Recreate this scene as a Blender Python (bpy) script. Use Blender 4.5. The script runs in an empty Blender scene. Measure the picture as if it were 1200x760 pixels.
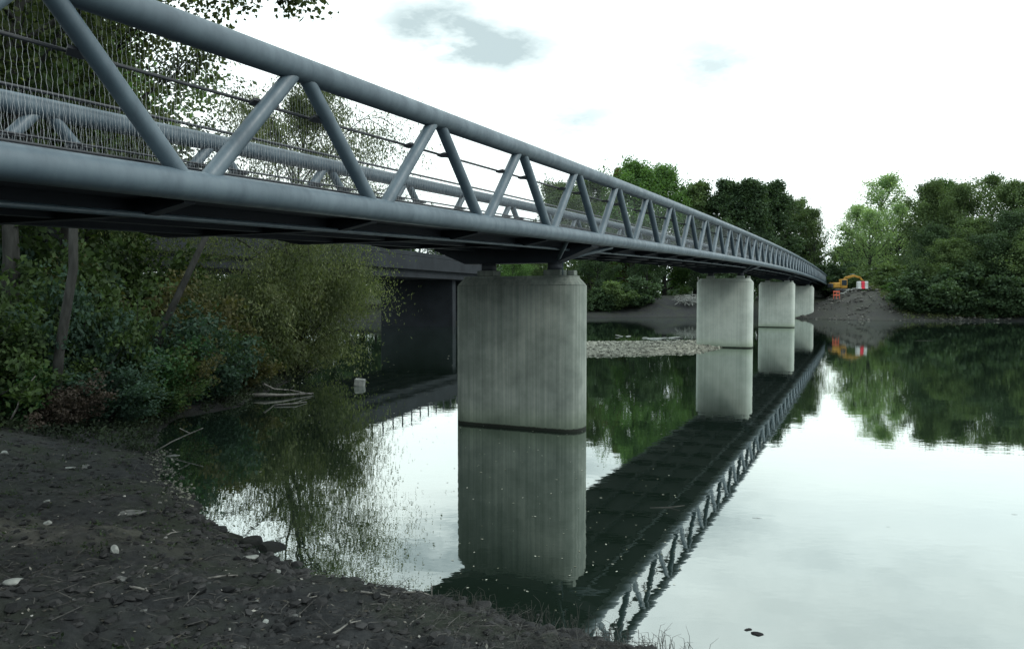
import bpy, math, random
import numpy as np
from mathutils import Vector, Matrix, Quaternion
C = bpy.context.scene
COL = C.collection
R = math.radians
EYE = 2.92                                   # eye height above the water (water surface is z = 0)

# ------------------------------------------------------------------ camera
cam_d = bpy.data.cameras.new("camera"); cam = bpy.data.objects.new("camera", cam_d); COL.objects.link(cam)
cam_d.sensor_width = 36.0; cam_d.lens = 27.0; cam_d.clip_start = 0.05; cam_d.clip_end = 3000
cam.location = (0, 0, EYE); cam.rotation_euler = (R(90 - 2.29), 0, 0)
C.camera = cam

# ------------------------------------------------------------------ world / sky
SUN_EL, SUN_AZ = R(42), R(106)               # azimuth clockwise from +Y
w = bpy.data.worlds.new("World"); C.world = w; w.use_nodes = True
nt = w.node_tree; N = nt.nodes; K = nt.links; N.clear()
def nd(tree, t, **kw):
    n = tree.nodes.new(t)
    for k, v in kw.items(): setattr(n, k, v)
    return n
sky = nd(nt, 'ShaderNodeTexSky', sky_type='NISHITA', sun_disc=False, sun_elevation=SUN_EL, sun_rotation=SUN_AZ)
bg_sky = nd(nt, 'ShaderNodeBackground'); bg_sky.inputs[1].default_value = 0.10
K.new(sky.outputs[0], bg_sky.inputs[0])
tc = nd(nt, 'ShaderNodeTexCoord')
def vmath(op, a=None, b=None):
    n = nd(nt, 'ShaderNodeVectorMath', operation=op)
    for i, q in enumerate((a, b)):
        if q is None: continue
        if isinstance(q, (tuple, Vector)): n.inputs[i].default_value = tuple(q)
        else: K.new(q, n.inputs[i])
    return n
def smath(op, a, b=None, c=None, clamp=False):
    n = nd(nt, 'ShaderNodeMath', operation=op, use_clamp=clamp)
    for i, q in enumerate((a, b, c)):
        if q is None: continue
        if isinstance(q, (int, float)): n.inputs[i].default_value = q
        else: K.new(q, n.inputs[i])
    return n.outputs[0]
gen = tc.outputs['Generated']
# broad soft structure of the overcast layer
mp = nd(nt, 'ShaderNodeMapping'); mp.inputs['Scale'].default_value = (1, 1, 2.6); K.new(gen, mp.inputs[0])
nz = nd(nt, 'ShaderNodeTexNoise'); nz.inputs['Scale'].default_value = 2.0; nz.inputs['Detail'].default_value = 5; nz.inputs['Roughness'].default_value = .5
K.new(mp.outputs[0], nz.inputs[0])
nz2 = nd(nt, 'ShaderNodeTexNoise'); nz2.inputs['Scale'].default_value = 9.0; nz2.inputs['Detail'].default_value = 6; nz2.inputs['Roughness'].default_value = .6
K.new(mp.outputs[0], nz2.inputs[0])
def sky_dir(px, py):                         # direction of a compass bearing / elevation
    u, v = (px - 600) / 900, (344 - py) / 900
    return Vector((u, 1, v)).normalized()
patch = None
for (px, py, wx, wz, amp) in ((545, 38, .10, .05, .72), (592, 66, .09, .028, .7), (495, 46, .075, .045, .6), (668, 148, .095, .045, .8), (832, 84, .08, .045, .66), (1010, 30, .16, .03, .16), (700, -150, .5, .08, .3), (1150, -60, .45, .12, .35), (300, -300, .5, .2, .3)):
    d = vmath('SUBTRACT', gen, sky_dir(px, py))
    d = vmath('MULTIPLY', d.outputs[0], (1 / wx, 1 / wx, 1 / wz))
    l = vmath('LENGTH', d.outputs[0])
    g = smath('MULTIPLY', l.outputs['Value'], l.outputs['Value'])
    g = smath('MULTIPLY', g, -1.1); g = smath('POWER', 2.718, g)
    g = smath('MULTIPLY', g, amp)
    patch = g if patch is None else smath('ADD', patch, g)
brk = smath('MULTIPLY_ADD', nz2.outputs[0], 2.2, -.40, clamp=True)
patch = smath('MULTIPLY', patch, brk)
patch = smath('MINIMUM', patch, 1.0)
cr = nd(nt, 'ShaderNodeValToRGB'); K.new(nz.outputs[0], cr.inputs[0])
cr.color_ramp.elements[0].position = .3; cr.color_ramp.elements[0].color = (.82, .94, .95, 1)
cr.color_ramp.elements[1].position = .62; cr.color_ramp.elements[1].color = (.905, 1.0, .975, 1)
mx = nd(nt, 'ShaderNodeMix', data_type='RGBA'); mx.inputs['B'].default_value = (.33, .405, .415, 1)
K.new(cr.outputs[0], mx.inputs['A']); K.new(patch, mx.inputs[0])
bg_c = nd(nt, 'ShaderNodeBackground'); bg_c.inputs[1].default_value = 1.9
K.new(mx.outputs['Result'], bg_c.inputs[0])
ms = nd(nt, 'ShaderNodeMixShader'); ms.inputs[0].default_value = .93
K.new(bg_sky.outputs[0], ms.inputs[1]); K.new(bg_c.outputs[0], ms.inputs[2])
wo = nd(nt, 'ShaderNodeOutputWorld'); K.new(ms.outputs[0], wo.inputs[0])

# ------------------------------------------------------------------ sun (veiled by cloud)
sd = bpy.data.lights.new("sun", 'SUN'); sd.energy = 1.5; sd.angle = R(14); sd.color = (1, .97, .9)
sun = bpy.data.objects.new("sun", sd); COL.objects.link(sun)
sv = Vector((math.sin(SUN_AZ) * math.cos(SUN_EL), math.cos(SUN_AZ) * math.cos(SUN_EL), math.sin(SUN_EL)))
sun.rotation_euler = sv.to_track_quat('Z', 'Y').to_euler()

C.view_settings.view_transform = 'Standard'; C.view_settings.look = 'None'
C.view_settings.exposure = 0.0; C.view_settings.gamma = 1.0
C.render.engine = 'CYCLES'
C.cycles.max_bounces = 6; C.cycles.transparent_max_bounces = 6; C.cycles.diffuse_bounces = 3; C.cycles.glossy_bounces = 3
C.cycles.caustics_reflective = False; C.cycles.caustics_refractive = False
C.cycles.use_denoising = True

# ================================================================== helpers
def tag(o, label=None, cat=None, group=None, kind=None):
    if label: o['label'] = label
    if cat: o['category'] = cat
    if group: o['group'] = group
    if kind: o['kind'] = kind
    return o
def empty(name, loc, label, cat, group=None):
    o = bpy.data.objects.new(name, None); COL.objects.link(o); o.location = loc; o.empty_display_size = .3
    return tag(o, label, cat, group)
def link(name, mesh, parent=None, matrix=None):
    o = bpy.data.objects.new(name, mesh); COL.objects.link(o)
    if parent is not None: o.parent = parent
    if matrix is not None: o.matrix_local = matrix
    return o
def offset_of(p):
    v = Vector((0, 0, 0))
    while p is not None: v += p.location; p = p.parent
    return v
class MB:
    def __init__(s): s.v = []; s.f = []; s.sm = []
    def add(s, vs, fs, smooth=False):
        b = len(s.v); s.v += [tuple(q) for q in vs]; s.f += [tuple(b + i for i in f) for f in fs]; s.sm += [smooth] * len(fs)
    def box(s, c, size, M=None):
        x, y, z = (q / 2 for q in size)
        vs = [Vector((i * x, j * y, k * z)) for i in (-1, 1) for j in (-1, 1) for k in (-1, 1)]
        if M is not None: vs = [M @ q for q in vs]
        vs = [q + Vector(c) for q in vs]
        s.add(vs, [(0, 1, 3, 2), (4, 6, 7, 5), (0, 4, 5, 1), (2, 3, 7, 6), (0, 2, 6, 4), (1, 5, 7, 3)])
    def cbox(s, c, size, bev, M=None):       # box with bevelled edges (chamfer)
        x, y, z = (q / 2 for q in size); b = bev
        vs = []; idx = {}
        for i in (-1, 1):
            for j in (-1, 1):
                for k in (-1, 1):
                    for a, q in enumerate(((i * (x - b), j * (y - b), k * z), (i * (x - b), j * y, k * (z - b)), (i * x, j * (y - b), k * (z - b)))):
                        idx[i, j, k, a] = len(vs); vs.append(Vector(q))
        g = idx; fs = []
        for k in (-1, 1): fs.append([g[-1, -1, k, 0], g[1, -1, k, 0], g[1, 1, k, 0], g[-1, 1, k, 0]])
        for j in (-1, 1): fs.append([g[-1, j, -1, 1], g[1, j, -1, 1], g[1, j, 1, 1], g[-1, j, 1, 1]])
        for i in (-1, 1): fs.append([g[i, -1, -1, 2], g[i, 1, -1, 2], g[i, 1, 1, 2], g[i, -1, 1, 2]])
        for i in (-1, 1):
            for j in (-1, 1):
                fs.append([g[i, j, -1, 1], g[i, j, -1, 2], g[i, j, 1, 2], g[i, j, 1, 1]])
                for k in (-1, 1): fs.append([g[i, j, k, 0], g[i, j, k, 1], g[i, j, k, 2]])
        for j in (-1, 1):
            for k in (-1, 1): fs.append([g[-1, j, k, 0], g[1, j, k, 0], g[1, j, k, 1], g[-1, j, k, 1]])
        for i in (-1, 1):
            for k in (-1, 1): fs.append([g[i, -1, k, 0], g[i, 1, k, 0], g[i, 1, k, 2], g[i, -1, k, 2]])
        if M is not None: vs = [M @ q for q in vs]
        s.add([q + Vector(c) for q in vs], fs)
    def tube(s, pts, rad, n=8, caps=True, smooth=True):
        pts = [Vector(p) for p in pts]
        if not hasattr(rad, '__len__'): rad = [rad] * len(pts)
        up = Vector((0, 0, 1)); vs = []; fs = []
        prev = None
        for i, p in enumerate(pts):
            t = (pts[min(i + 1, len(pts) - 1)] - pts[max(i - 1, 0)])
            t = t.normalized() if t.length > 1e-9 else Vector((0, 0, 1))
            if prev is None:
                a = t.cross(up if abs(t.z) < .95 else Vector((1, 0, 0))).normalized()
            else:
                a = (prev - t * prev.dot(t))
                a = a.normalized() if a.length > 1e-6 else t.orthogonal().normalized()
            prev = a; b = t.cross(a)
            for k in range(n):
                th = 2 * math.pi * k / n
                vs.append(p + (a * math.cos(th) + b * math.sin(th)) * rad[i])
        m = len(pts)
        for i in range(m - 1):
            for k in range(n):
                k2 = (k + 1) % n
                fs.append((i * n + k, i * n + k2, (i + 1) * n + k2, (i + 1) * n + k))
        s.add(vs, fs, smooth)
        if caps:
            b = len(s.v) - len(vs)
            s.f.append(tuple(b + k for k in reversed(range(n)))); s.sm.append(False)
            s.f.append(tuple(b + (m - 1) * n + k for k in range(n))); s.sm.append(False)
    def prism(s, poly, z0, z1, inset=0):     # vertical prism from an outline
        n = len(poly); c = Vector((sum(p[0] for p in poly) / n, sum(p[1] for p in poly) / n))
        vs = [(p[0], p[1], z0) for p in poly]
        vs += [(p[0], p[1], z1) for p in poly]
        s.add(vs, [tuple(reversed(range(n))), tuple(n + i for i in range(n))] + [(i, (i + 1) % n, n + (i + 1) % n, n + i) for i in range(n)])
    def mesh(s, name, mat, off=Vector((0, 0, 0))):
        me = bpy.data.meshes.new(name)
        me.from_pydata([(x - off.x, y - off.y, z - off.z) for x, y, z in s.v], [], s.f)
        me.polygons.foreach_set('use_smooth', s.sm)
        if mat: me.materials.append(mat)
        me.update(); return me
    def build(s, name, mat, parent=None):
        off = offset_of(parent) if parent is not None else Vector((0, 0, 0))
        return link(name, s.mesh(name, mat, off), parent)
def np_mesh(name, V, F, mat, smooth=False):  # V (n,3); F (m,k) with k = 3 or 4
    me = bpy.data.meshes.new(name); V = np.ascontiguousarray(V, np.float32); F = np.ascontiguousarray(F, np.int32)
    me.vertices.add(len(V)); me.vertices.foreach_set('co', V.ravel())
    me.loops.add(F.size); me.loops.foreach_set('vertex_index', F.ravel())
    me.polygons.add(len(F)); me.polygons.foreach_set('loop_start', np.arange(0, F.size, F.shape[1], dtype=np.int32))
    me.polygons.foreach_set('use_smooth', np.full(len(F), smooth))
    if mat: me.materials.append(mat)
    me.update(); me.validate(); return me
# value noise
def _h(ix, iy, seed):
    n = (ix.astype(np.int64) * 374761393 + iy.astype(np.int64) * 668265263 + seed * 1442695041) & 0xffffffff
    n = ((n ^ (n >> 13)) * 1274126177) & 0xffffffff
    return ((n ^ (n >> 16)) & 0xffff) / 65535.0
def vnoise(x, y, seed=0):
    ix, iy = np.floor(x), np.floor(y); fx, fy = x - ix, y - iy
    fx = fx * fx * (3 - 2 * fx); fy = fy * fy * (3 - 2 * fy)
    a, b, c, d = _h(ix, iy, seed), _h(ix + 1, iy, seed), _h(ix, iy + 1, seed), _h(ix + 1, iy + 1, seed)
    return (a * (1 - fx) + b * fx) * (1 - fy) + (c * (1 - fx) + d * fx) * fy
def fbm(x, y, o=4, seed=0, g=.5):
    r = 0; a = 1; t = 0
    for i in range(o):
        r = r + a * (vnoise(x * 2 ** i + 17.3 * i, y * 2 ** i + 5.1 * i, seed + i) - .5); t += a; a *= g
    return r / t * 2

# ================================================================== materials
def mat(name, col, rough=.6, spec=.5, metal=0):
    m = bpy.data.materials.new(name); m.use_nodes = True
    b = m.node_tree.nodes['Principled BSDF']
    b.inputs['Base Color'].default_value = (*col, 1); b.inputs['Roughness'].default_value = rough
    b.inputs['Metallic'].default_value = metal; b.inputs['Specular IOR Level'].default_value = spec
    return m
def noisy(name, c1, c2, scale=5, rough=.7, bump=.2, bscale=None, stretch=(1, 1, 1), detail=6, spec=.3, lo=.35, hi=.65, metal=0, world=False, dist=.02):
    m = mat(name, c1, rough, spec, metal); t = m.node_tree; b = t.nodes['Principled BSDF']
    tcn = nd(t, 'ShaderNodeTexCoord'); mpn = nd(t, 'ShaderNodeMapping'); mpn.inputs['Scale'].default_value = stretch
    if world:
        g = nd(t, 'ShaderNodeNewGeometry'); t.links.new(g.outputs['Position'], mpn.inputs[0])
    else: t.links.new(tcn.outputs['Object'], mpn.inputs[0])
    n = nd(t, 'ShaderNodeTexNoise'); n.inputs['Scale'].default_value = scale; n.inputs['Detail'].default_value = detail; n.inputs['Roughness'].default_value = .6
    t.links.new(mpn.outputs[0], n.inputs[0])
    r = nd(t, 'ShaderNodeValToRGB'); t.links.new(n.outputs[0], r.inputs[0])
    r.color_ramp.elements[0].position = lo; r.color_ramp.elements[0].color = (*c1, 1)
    r.color_ramp.elements[1].position = hi; r.color_ramp.elements[1].color = (*c2, 1)
    t.links.new(r.outputs[0], b.inputs['Base Color'])
    if bump:
        n2 = nd(t, 'ShaderNodeTexNoise'); n2.inputs['Scale'].default_value = bscale or scale * 3; n2.inputs['Detail'].default_value = 8
        t.links.new(mpn.outputs[0], n2.inputs[0])
        bm = nd(t, 'ShaderNodeBump'); bm.inputs['Strength'].default_value = bump; bm.inputs['Distance'].default_value = dist
        t.links.new(n2.outputs[0], bm.inputs['Height']); t.links.new(bm.outputs[0], b.inputs['Normal'])
    return m
def leafmat(name, c1, c2, trans=.35, scale=1.2, c3=None, island=.5):
    m = bpy.data.materials.new(name); m.use_nodes = True; t = m.node_tree; t.nodes.clear()
    g = nd(t, 'ShaderNodeNewGeometry'); tcn = nd(t, 'ShaderNodeTexCoord')
    n = nd(t, 'ShaderNodeTexNoise'); n.inputs['Scale'].default_value = scale; n.inputs['Detail'].default_value = 3
    t.links.new(g.outputs['Position'], n.inputs[0])
    a = nd(t, 'ShaderNodeMath', operation='MULTIPLY_ADD'); t.links.new(g.outputs['Random Per Island'], a.inputs[0]); a.inputs[1].default_value = island
    b = nd(t, 'ShaderNodeMath', operation='MULTIPLY_ADD'); t.links.new(n.outputs[0], b.inputs[0]); b.inputs[1].default_value = 1.6; b.inputs[2].default_value = -.3 - island / 2
    t.links.new(b.outputs[0], a.inputs[2])
    r = nd(t, 'ShaderNodeValToRGB'); t.links.new(a.outputs[0], r.inputs[0])
    r.color_ramp.elements[0].position = .15; r.color_ramp.elements[0].color = (*c1, 1)
    r.color_ramp.elements[1].position = .8; r.color_ramp.elements[1].color = (*c2, 1)
    if c3: e = r.color_ramp.elements.new(.97); e.color = (*c3, 1)
    df = nd(t, 'ShaderNodeBsdfPrincipled'); df.inputs['Roughness'].default_value = .65; df.inputs['Specular IOR Level'].default_value = .18
    t.links.new(r.outputs[0], df.inputs['Base Color'])
    tr = nd(t, 'ShaderNodeBsdfTranslucent'); mul = nd(t, 'ShaderNodeMix', data_type='RGBA', blend_type='MULTIPLY'); mul.inputs[0].default_value = 1
    t.links.new(r.outputs[0], mul.inputs['A']); mul.inputs['B'].default_value = (1.5, 1.6, .7, 1); t.links.new(mul.outputs['Result'], tr.inputs[0])
    mxs = nd(t, 'ShaderNodeMixShader'); mxs.inputs[0].default_value = trans
    t.links.new(df.outputs[0], mxs.inputs[1]); t.links.new(tr.outputs[0], mxs.inputs[2])
    o = nd(t, 'ShaderNodeOutputMaterial'); t.links.new(mxs.outputs[0], o.inputs[0])
    return m

M_steel = noisy('painted_steel', (.050, .078, .100), (.076, .110, .136), 1.1, .5, .05, 60, spec=.5, world=True, dist=.002)
def grime(m, lo, scale, stretch):            # rain streaks and dust in the paint
    t = m.node_tree; b = t.nodes['Principled BSDF']; base = b.inputs['Base Color'].links[0].from_socket
    g = nd(t, 'ShaderNodeNewGeometry'); mpn = nd(t, 'ShaderNodeMapping'); mpn.inputs['Scale'].default_value = stretch; t.links.new(g.outputs['Position'], mpn.inputs[0])
    n = nd(t, 'ShaderNodeTexNoise'); n.inputs['Scale'].default_value = scale; n.inputs['Detail'].default_value = 9; n.inputs['Roughness'].default_value = .7; t.links.new(mpn.outputs[0], n.inputs[0])
    r_ = nd(t, 'ShaderNodeValToRGB'); t.links.new(n.outputs[0], r_.inputs[0]); r_.color_ramp.elements[0].position = .33; r_.color_ramp.elements[0].color = (*lo, 1); r_.color_ramp.elements[1].position = .55; r_.color_ramp.elements[1].color = (1, 1, 1, 1)
    q = r_.color_ramp.elements.new(.74); q.color = (1.15, 1.13, 1.08, 1)
    mm = nd(t, 'ShaderNodeMix', data_type='RGBA', blend_type='MULTIPLY'); mm.inputs[0].default_value = 1; t.links.new(base, mm.inputs['A']); t.links.new(r_.outputs[0], mm.inputs['B']); t.links.new(mm.outputs['Result'], b.inputs['Base Color'])
    rr_ = nd(t, 'ShaderNodeMapRange'); t.links.new(n.outputs[0], rr_.inputs[0]); rr_.inputs['From Min'].default_value = .3; rr_.inputs['From Max'].default_value = .7; rr_.inputs['To Min'].default_value = .62; rr_.inputs['To Max'].default_value = .38; t.links.new(rr_.outputs[0], b.inputs['Roughness'])
grime(M_steel, (.72, .74, .76), 5.0, (1, 1, .35))
M_dark = noisy('dark_steel', (.030, .036, .045), (.045, .052, .062), 2, .6, .1, 30, world=True, dist=.003)
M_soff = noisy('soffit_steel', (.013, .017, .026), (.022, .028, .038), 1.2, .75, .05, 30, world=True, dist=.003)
M_wire = mat('wire', (.27, .29, .31), .5, .5, .3)
M_rail = mat('rail_dark', (.018, .021, .027), .5)
M_white = mat('white_plastic', (.5, .53, .53), .4)
M_yellow = noisy('yellow_paint', (.26, .14, .025), (.42, .24, .04), 3, .45, 0)
M_orange = mat('orange_plastic', (.5, .10, .05), .5)
M_red = mat('red_plastic', (.6, .03, .06), .45)
M_black = mat('black_rubber', (.02, .02, .022), .7)
M_glass = mat('dark_glass', (.03, .04, .05), .08)
M_stone = noisy('grey_stone', (.05, .055, .055), (.13, .135, .13), 9, .85, .5, 30)
M_pale = noisy('pale_stone', (.15, .165, .16), (.27, .285, .27), 9, .85, .4, 30)
M_bark = noisy('bark', (.010, .011, .010), (.032, .034, .032), 9, .9, .8, 22, stretch=(1, 1, .25))
M_wood = noisy('bleached_wood', (.07, .07, .065), (.18, .178, .165), 12, .85, .4, 40)
M_twig = noisy('dead_twig', (.018, .018, .018), (.085, .085, .08), 5, .9, 0, world=True)
M_straw = noisy('dead_grass', (.016, .017, .017), (.06, .062, .056), 6, .9, 0, world=True)
M_moss = leafmat('low_weeds', (.014, .022, .013), (.035, .055, .028), .25, 3)

def concrete(name, c1, c2, streak, algae=True):
    m = noisy(name, c1, c2, 1.4, .85, .18, 28, spec=.2, world=True, dist=.006)
    t = m.node_tree; b = t.nodes['Principled BSDF']; base = b.inputs['Base Color'].links[0].from_socket
    g = nd(t, 'ShaderNodeNewGeometry')
    mpn = nd(t, 'ShaderNodeMapping'); mpn.inputs['Scale'].default_value = (6.5, 6.5, .09); t.links.new(g.outputs['Position'], mpn.inputs[0])
    n = nd(t, 'ShaderNodeTexNoise'); n.inputs['Scale'].default_value = 2.2; n.inputs['Detail'].default_value = 7; n.inputs['Roughness'].default_value = .65
    t.links.new(mpn.outputs[0], n.inputs[0])
    r = nd(t, 'ShaderNodeValToRGB'); t.links.new(n.outputs[0], r.inputs[0])
    r.color_ramp.elements[0].position = .38; r.color_ramp.elements[0].color = (*streak, 1)
    r.color_ramp.elements[1].position = .62; r.color_ramp.elements[1].color = (1.1, 1.1, 1.1, 1)
    mm = nd(t, 'ShaderNodeMix', data_type='RGBA', blend_type='MULTIPLY'); mm.inputs[0].default_value = 1
    t.links.new(base, mm.inputs['A']); t.links.new(r.outputs[0], mm.inputs['B'])
    # wet, weed-covered band at the waterline
    sp = nd(t, 'ShaderNodeSeparateXYZ'); t.links.new(g.outputs['Position'], sp.inputs[0])
    ad = nd(t, 'ShaderNodeMath', operation='MULTIPLY_ADD'); t.links.new(n.outputs[0], ad.inputs[0]); ad.inputs[1].default_value = -.06; t.links.new(sp.outputs['Z'], ad.inputs[2])
    r2 = nd(t, 'ShaderNodeValToRGB'); t.links.new(ad.outputs[0], r2.inputs[0])
    e = r2.color_ramp.elements; e[0].position = .02; e[0].color = (.05, .06, .05, 1); e[1].position = .045; e[1].color = (.62, .68, .58, 1)
    q = e.new(.25); q.color = (.92, .95, .88, 1); q = e.new(.5); q.color = (1, 1, 1, 1)
    m2 = nd(t, 'ShaderNodeMix', data_type='RGBA', blend_type='MULTIPLY'); m2.inputs[0].default_value = 1
    t.links.new(mm.outputs['Result'], m2.inputs['A']); t.links.new(r2.outputs[0], m2.inputs['B'])
    t.links.new(m2.outputs['Result'], b.inputs['Base Color'])
    return m
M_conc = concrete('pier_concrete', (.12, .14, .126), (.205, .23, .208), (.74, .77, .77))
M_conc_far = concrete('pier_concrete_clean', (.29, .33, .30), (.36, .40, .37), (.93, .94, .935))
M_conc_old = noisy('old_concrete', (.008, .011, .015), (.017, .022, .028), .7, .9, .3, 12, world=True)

# ================================================================== terrain
SHORE = [(-400, 60), (-60, 52), (-30, 44), (-19, 40), (-13.5, 36), (-9.2, 33), (-7.6, 30), (-7.4, 26), (-7.3, 22), (-7.0, 19.6), (-7.9, 17.9), (-7.5, 16.2),
         (-6.6, 14.2), (-5.5, 12.1), (-4.35, 10.2), (-3.5, 9.15), (-2.75, 8.35), (-2.0, 7.85), (-1.15, 7.4), (-.5, 7.1), (.05, 6.8), (.55, 6.45), (.95, 6.1), (1.3, 5.7), (2.0, 5.45), (3.4, 5.2),
         (6, 4.6), (12, 3), (30, -6), (80, -20), (400, -40), (400, 62), (150, 68), (90, 72), (70, 77), (58, 80), (50, 82), (45, 82.5), (42, 83), (38, 84), (36, 87), (33.5, 91), (34, 97), (30, 98),
         (24, 96), (18, 94), (12, 93), (7, 90), (2, 84), (-.5, 77), (-4, 74), (-10, 74.5), (-22, 80), (-60, 84), (-400, 100)]
def sdf(px, py, poly=SHORE):                 # positive on land
    d = np.full(px.shape, 1e9); inside = np.zeros(px.shape, bool)
    n = len(poly)
    for i in range(n):
        ax, ay = poly[i]; bx, by = poly[(i + 1) % n]
        ex, ey = bx - ax, by - ay; wx, wy = px - ax, py - ay
        t = np.clip((wx * ex + wy * ey) / (ex * ex + ey * ey), 0, 1)
        d = np.minimum(d, np.hypot(wx - t * ex, wy - t * ey))
        c = ((ay > py) != (by > py)) & (px < (bx - ax) * (py - ay) / ((by - ay) if by != ay else 1e-9) + ax)
        inside ^= c
    return np.where(inside, -d, d)
def terrain(px, py, detail=True):
    px = np.asarray(px, float); py = np.asarray(py, float)
    d = sdf(px, py)
    near = np.exp(-((px + 1) ** 2 + (py - 5) ** 2) / 14.0 ** 2)
    d = d + near * (fbm(px * .9, py * .9, 4, 3) * .42)
    land = np.where(d < 6, .2 * d, 1.2 + 1.6 * (1 - np.exp(-(d - 6) / 14)))
    land = land + .07 * np.clip(1 - np.abs(d - .5) / .6, 0, 1) * near       # small lip above the water
    z = np.where(d > 0, land, np.maximum(.28 * d, -1.6))
    # spoil mound on the far bank and the raised far bank
    z = z + np.where(d > 0, np.minimum(d / 4, 1), 0) * (2.1 * np.exp(-(((px - 42.6) / 4.6) ** 2 + ((py - 94) / 6.0) ** 2)) + .5 * np.exp(-(((px - 38.5) / 2.2) ** 2 + ((py - 90) / 2.5) ** 2)) + 1.5 * np.exp(-(((px - 23) / 7) ** 2 + ((py - 103) / 6) ** 2)))
    z = z + np.where(d > 0, 1, .3) * np.where(py > 60, (fbm(px * .35, py * .35, 4, 9) * .45 + fbm(px * 1.6, py * 1.6, 4, 12) * .28) * np.clip(d / 3, 0, 1), 0)
    amp = near * np.clip(d + .5, 0, 1)
    if detail:
        z = z + amp * (fbm(px * .8, py * .8, 3, 21) * .13 + fbm(px * 4, py * 4, 4, 5) * .085 + np.abs(fbm(px * 9, py * 9, 3, 8)) * .06)
        z = z + amp * np.exp(-(((px + 4.35) / .8) ** 2 + ((py - 7.9) / .38) ** 2)) * .16
    return z
def gz(x, y): return float(terrain(np.array([x]), np.array([y]))[0])
def axis(lo, hi, step, far_lo, far_hi, g=1.09):
    a = list(np.arange(lo, hi, step)); s = step; x = hi; b = []
    while x < far_hi: b.append(x); s = min(s * g, 30); x += s
    s = step; x = lo - step; c = []
    while x > far_lo: c.append(x); s = min(s * g, 30); x -= s
    return np.array(c[::-1] + a + b)
gx = axis(-8.5, 2.6, .045, -420, 420, 1.06); gy = axis(3.2, 13, .045, -60, 900, 1.06)
GX, GY = np.meshgrid(gx, gy); GZ = terrain(GX, GY)
nx, ny = len(gx), len(gy)
V = np.stack([GX.ravel(), GY.ravel(), GZ.ravel()], 1)
i = np.arange(ny - 1)[:, None] * nx + np.arange(nx - 1)[None]
F = np.stack([i, i + 1, i + nx + 1, i + nx], -1).reshape(-1, 4)
def ground_mat():
    m = bpy.data.materials.new('bank_soil'); m.use_nodes = True; t = m.node_tree; b = t.nodes['Principled BSDF']; L = t.links
    g = nd(t, 'ShaderNodeNewGeometry'); b.inputs['Roughness'].default_value = .9; b.inputs['Specular IOR Level'].default_value = .25
    def noise(s, det=8, r=.65):
        n = nd(t, 'ShaderNodeTexNoise'); n.inputs['Scale'].default_value = s; n.inputs['Detail'].default_value = det; n.inputs['Roughness'].default_value = r
        L.new(g.outputs['Position'], n.inputs[0]); return n.outputs[0]
    def ramp(s, *st):
        r = nd(t, 'ShaderNodeValToRGB'); L.new(s, r.inputs[0]); e = r.color_ramp.elements
        e[0].position, e[0].color = st[0][0], (*st[0][1], 1); e[1].position, e[1].color = st[-1][0], (*st[-1][1], 1)
        for p, c in st[1:-1]: q = e.new(p); q.color = (*c, 1)
        return r.outputs[0]
    def mix(f, a, c, bt='MIX'):
        n = nd(t, 'ShaderNodeMix', data_type='RGBA', blend_type=bt)
        if isinstance(f, float): n.inputs[0].default_value = f
        else: L.new(f, n.inputs[0])
        for q, k in ((a, 'A'), (c, 'B')):
            if isinstance(q, tuple): n.inputs[k].default_value = (*q, 1)
            else: L.new(q, n.inputs[k])
        return n.outputs['Result']
    soil = ramp(noise(7), (.3, (.009, .011, .0125)), (.5, (.018, .0205, .0225)), (.72, (.037, .040, .041)))
    soil = mix(ramp(noise(.8), (.45, (0, 0, 0)), (.65, (1, 1, 1))), soil, mix(.5, soil, (.028, .036, .022)))
    # attribute: 0 wet dark soil, 1 pale sandy clay, 2 grass
    a1 = nd(t, 'ShaderNodeAttribute', attribute_name='clay'); a2 = nd(t, 'ShaderNodeAttribute', attribute_name='turf')
    clay = ramp(noise(14), (.3, (.06, .06, .05)), (.7, (.14, .14, .12)))
    turf = ramp(noise(3), (.3, (.010, .015, .010)), (.7, (.024, .033, .019)))
    soil = mix(a1.outputs['Fac'], soil, clay); soil = mix(a2.outputs['Fac'], soil, turf)
    sp = nd(t, 'ShaderNodeSeparateXYZ'); L.new(g.outputs['Position'], sp.inputs[0])
    wet = ramp(sp.outputs['Z'], (.0, (.45, .45, .45)), (.12, (1, 1, 1)))
    soil = mix(1.0, soil, wet, 'MULTIPLY')
    L.new(soil, b.inputs['Base Color'])
    bp = nd(t, 'ShaderNodeBump'); bp.inputs['Strength'].default_value = .9; bp.inputs['Distance'].default_value = .03; L.new(noise(16, 12, .75), bp.inputs['Height'])
    bp2 = nd(t, 'ShaderNodeBump'); bp2.inputs['Strength'].default_value = .8; bp2.inputs['Distance'].default_value = .012; L.new(noise(70, 6, .7), bp2.inputs['Height'])
    L.new(bp.outputs[0], bp2.inputs['Normal']); L.new(bp2.outputs[0], b.inputs['Normal'])
    return m
M_ground = ground_mat()
gm = np_mesh('ground', V, F, M_ground, True)
fx, fy = V[:, 0], V[:, 1]; dd = sdf(fx, fy)
clay = .85 * np.exp(-(((fx + 4.35) / .9) ** 2 + ((fy - 7.9) / .42) ** 2)) * (.6 + fbm(fx * 5, fy * 5, 3, 4)) \
     + .9 * np.exp(-(((fx + 5.5) / .9) ** 2 + ((fy - 8.3) / .5) ** 2)) * (.5 + fbm(fx * 4, fy * 4, 3, 14))
clay = clay + .34 * np.exp(-(((fx - 41) / 8) ** 2 + ((fy - 90) / 8) ** 2)) + .0 * np.exp(-(((fx - 20) / 8) ** 2 + ((fy - 98) / 6) ** 2))
clay = np.clip(clay, 0, 1)
turf = np.where((fy > 14) | (fx < -9), np.clip((dd - 2) / 4, 0, 1), 0)
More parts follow.
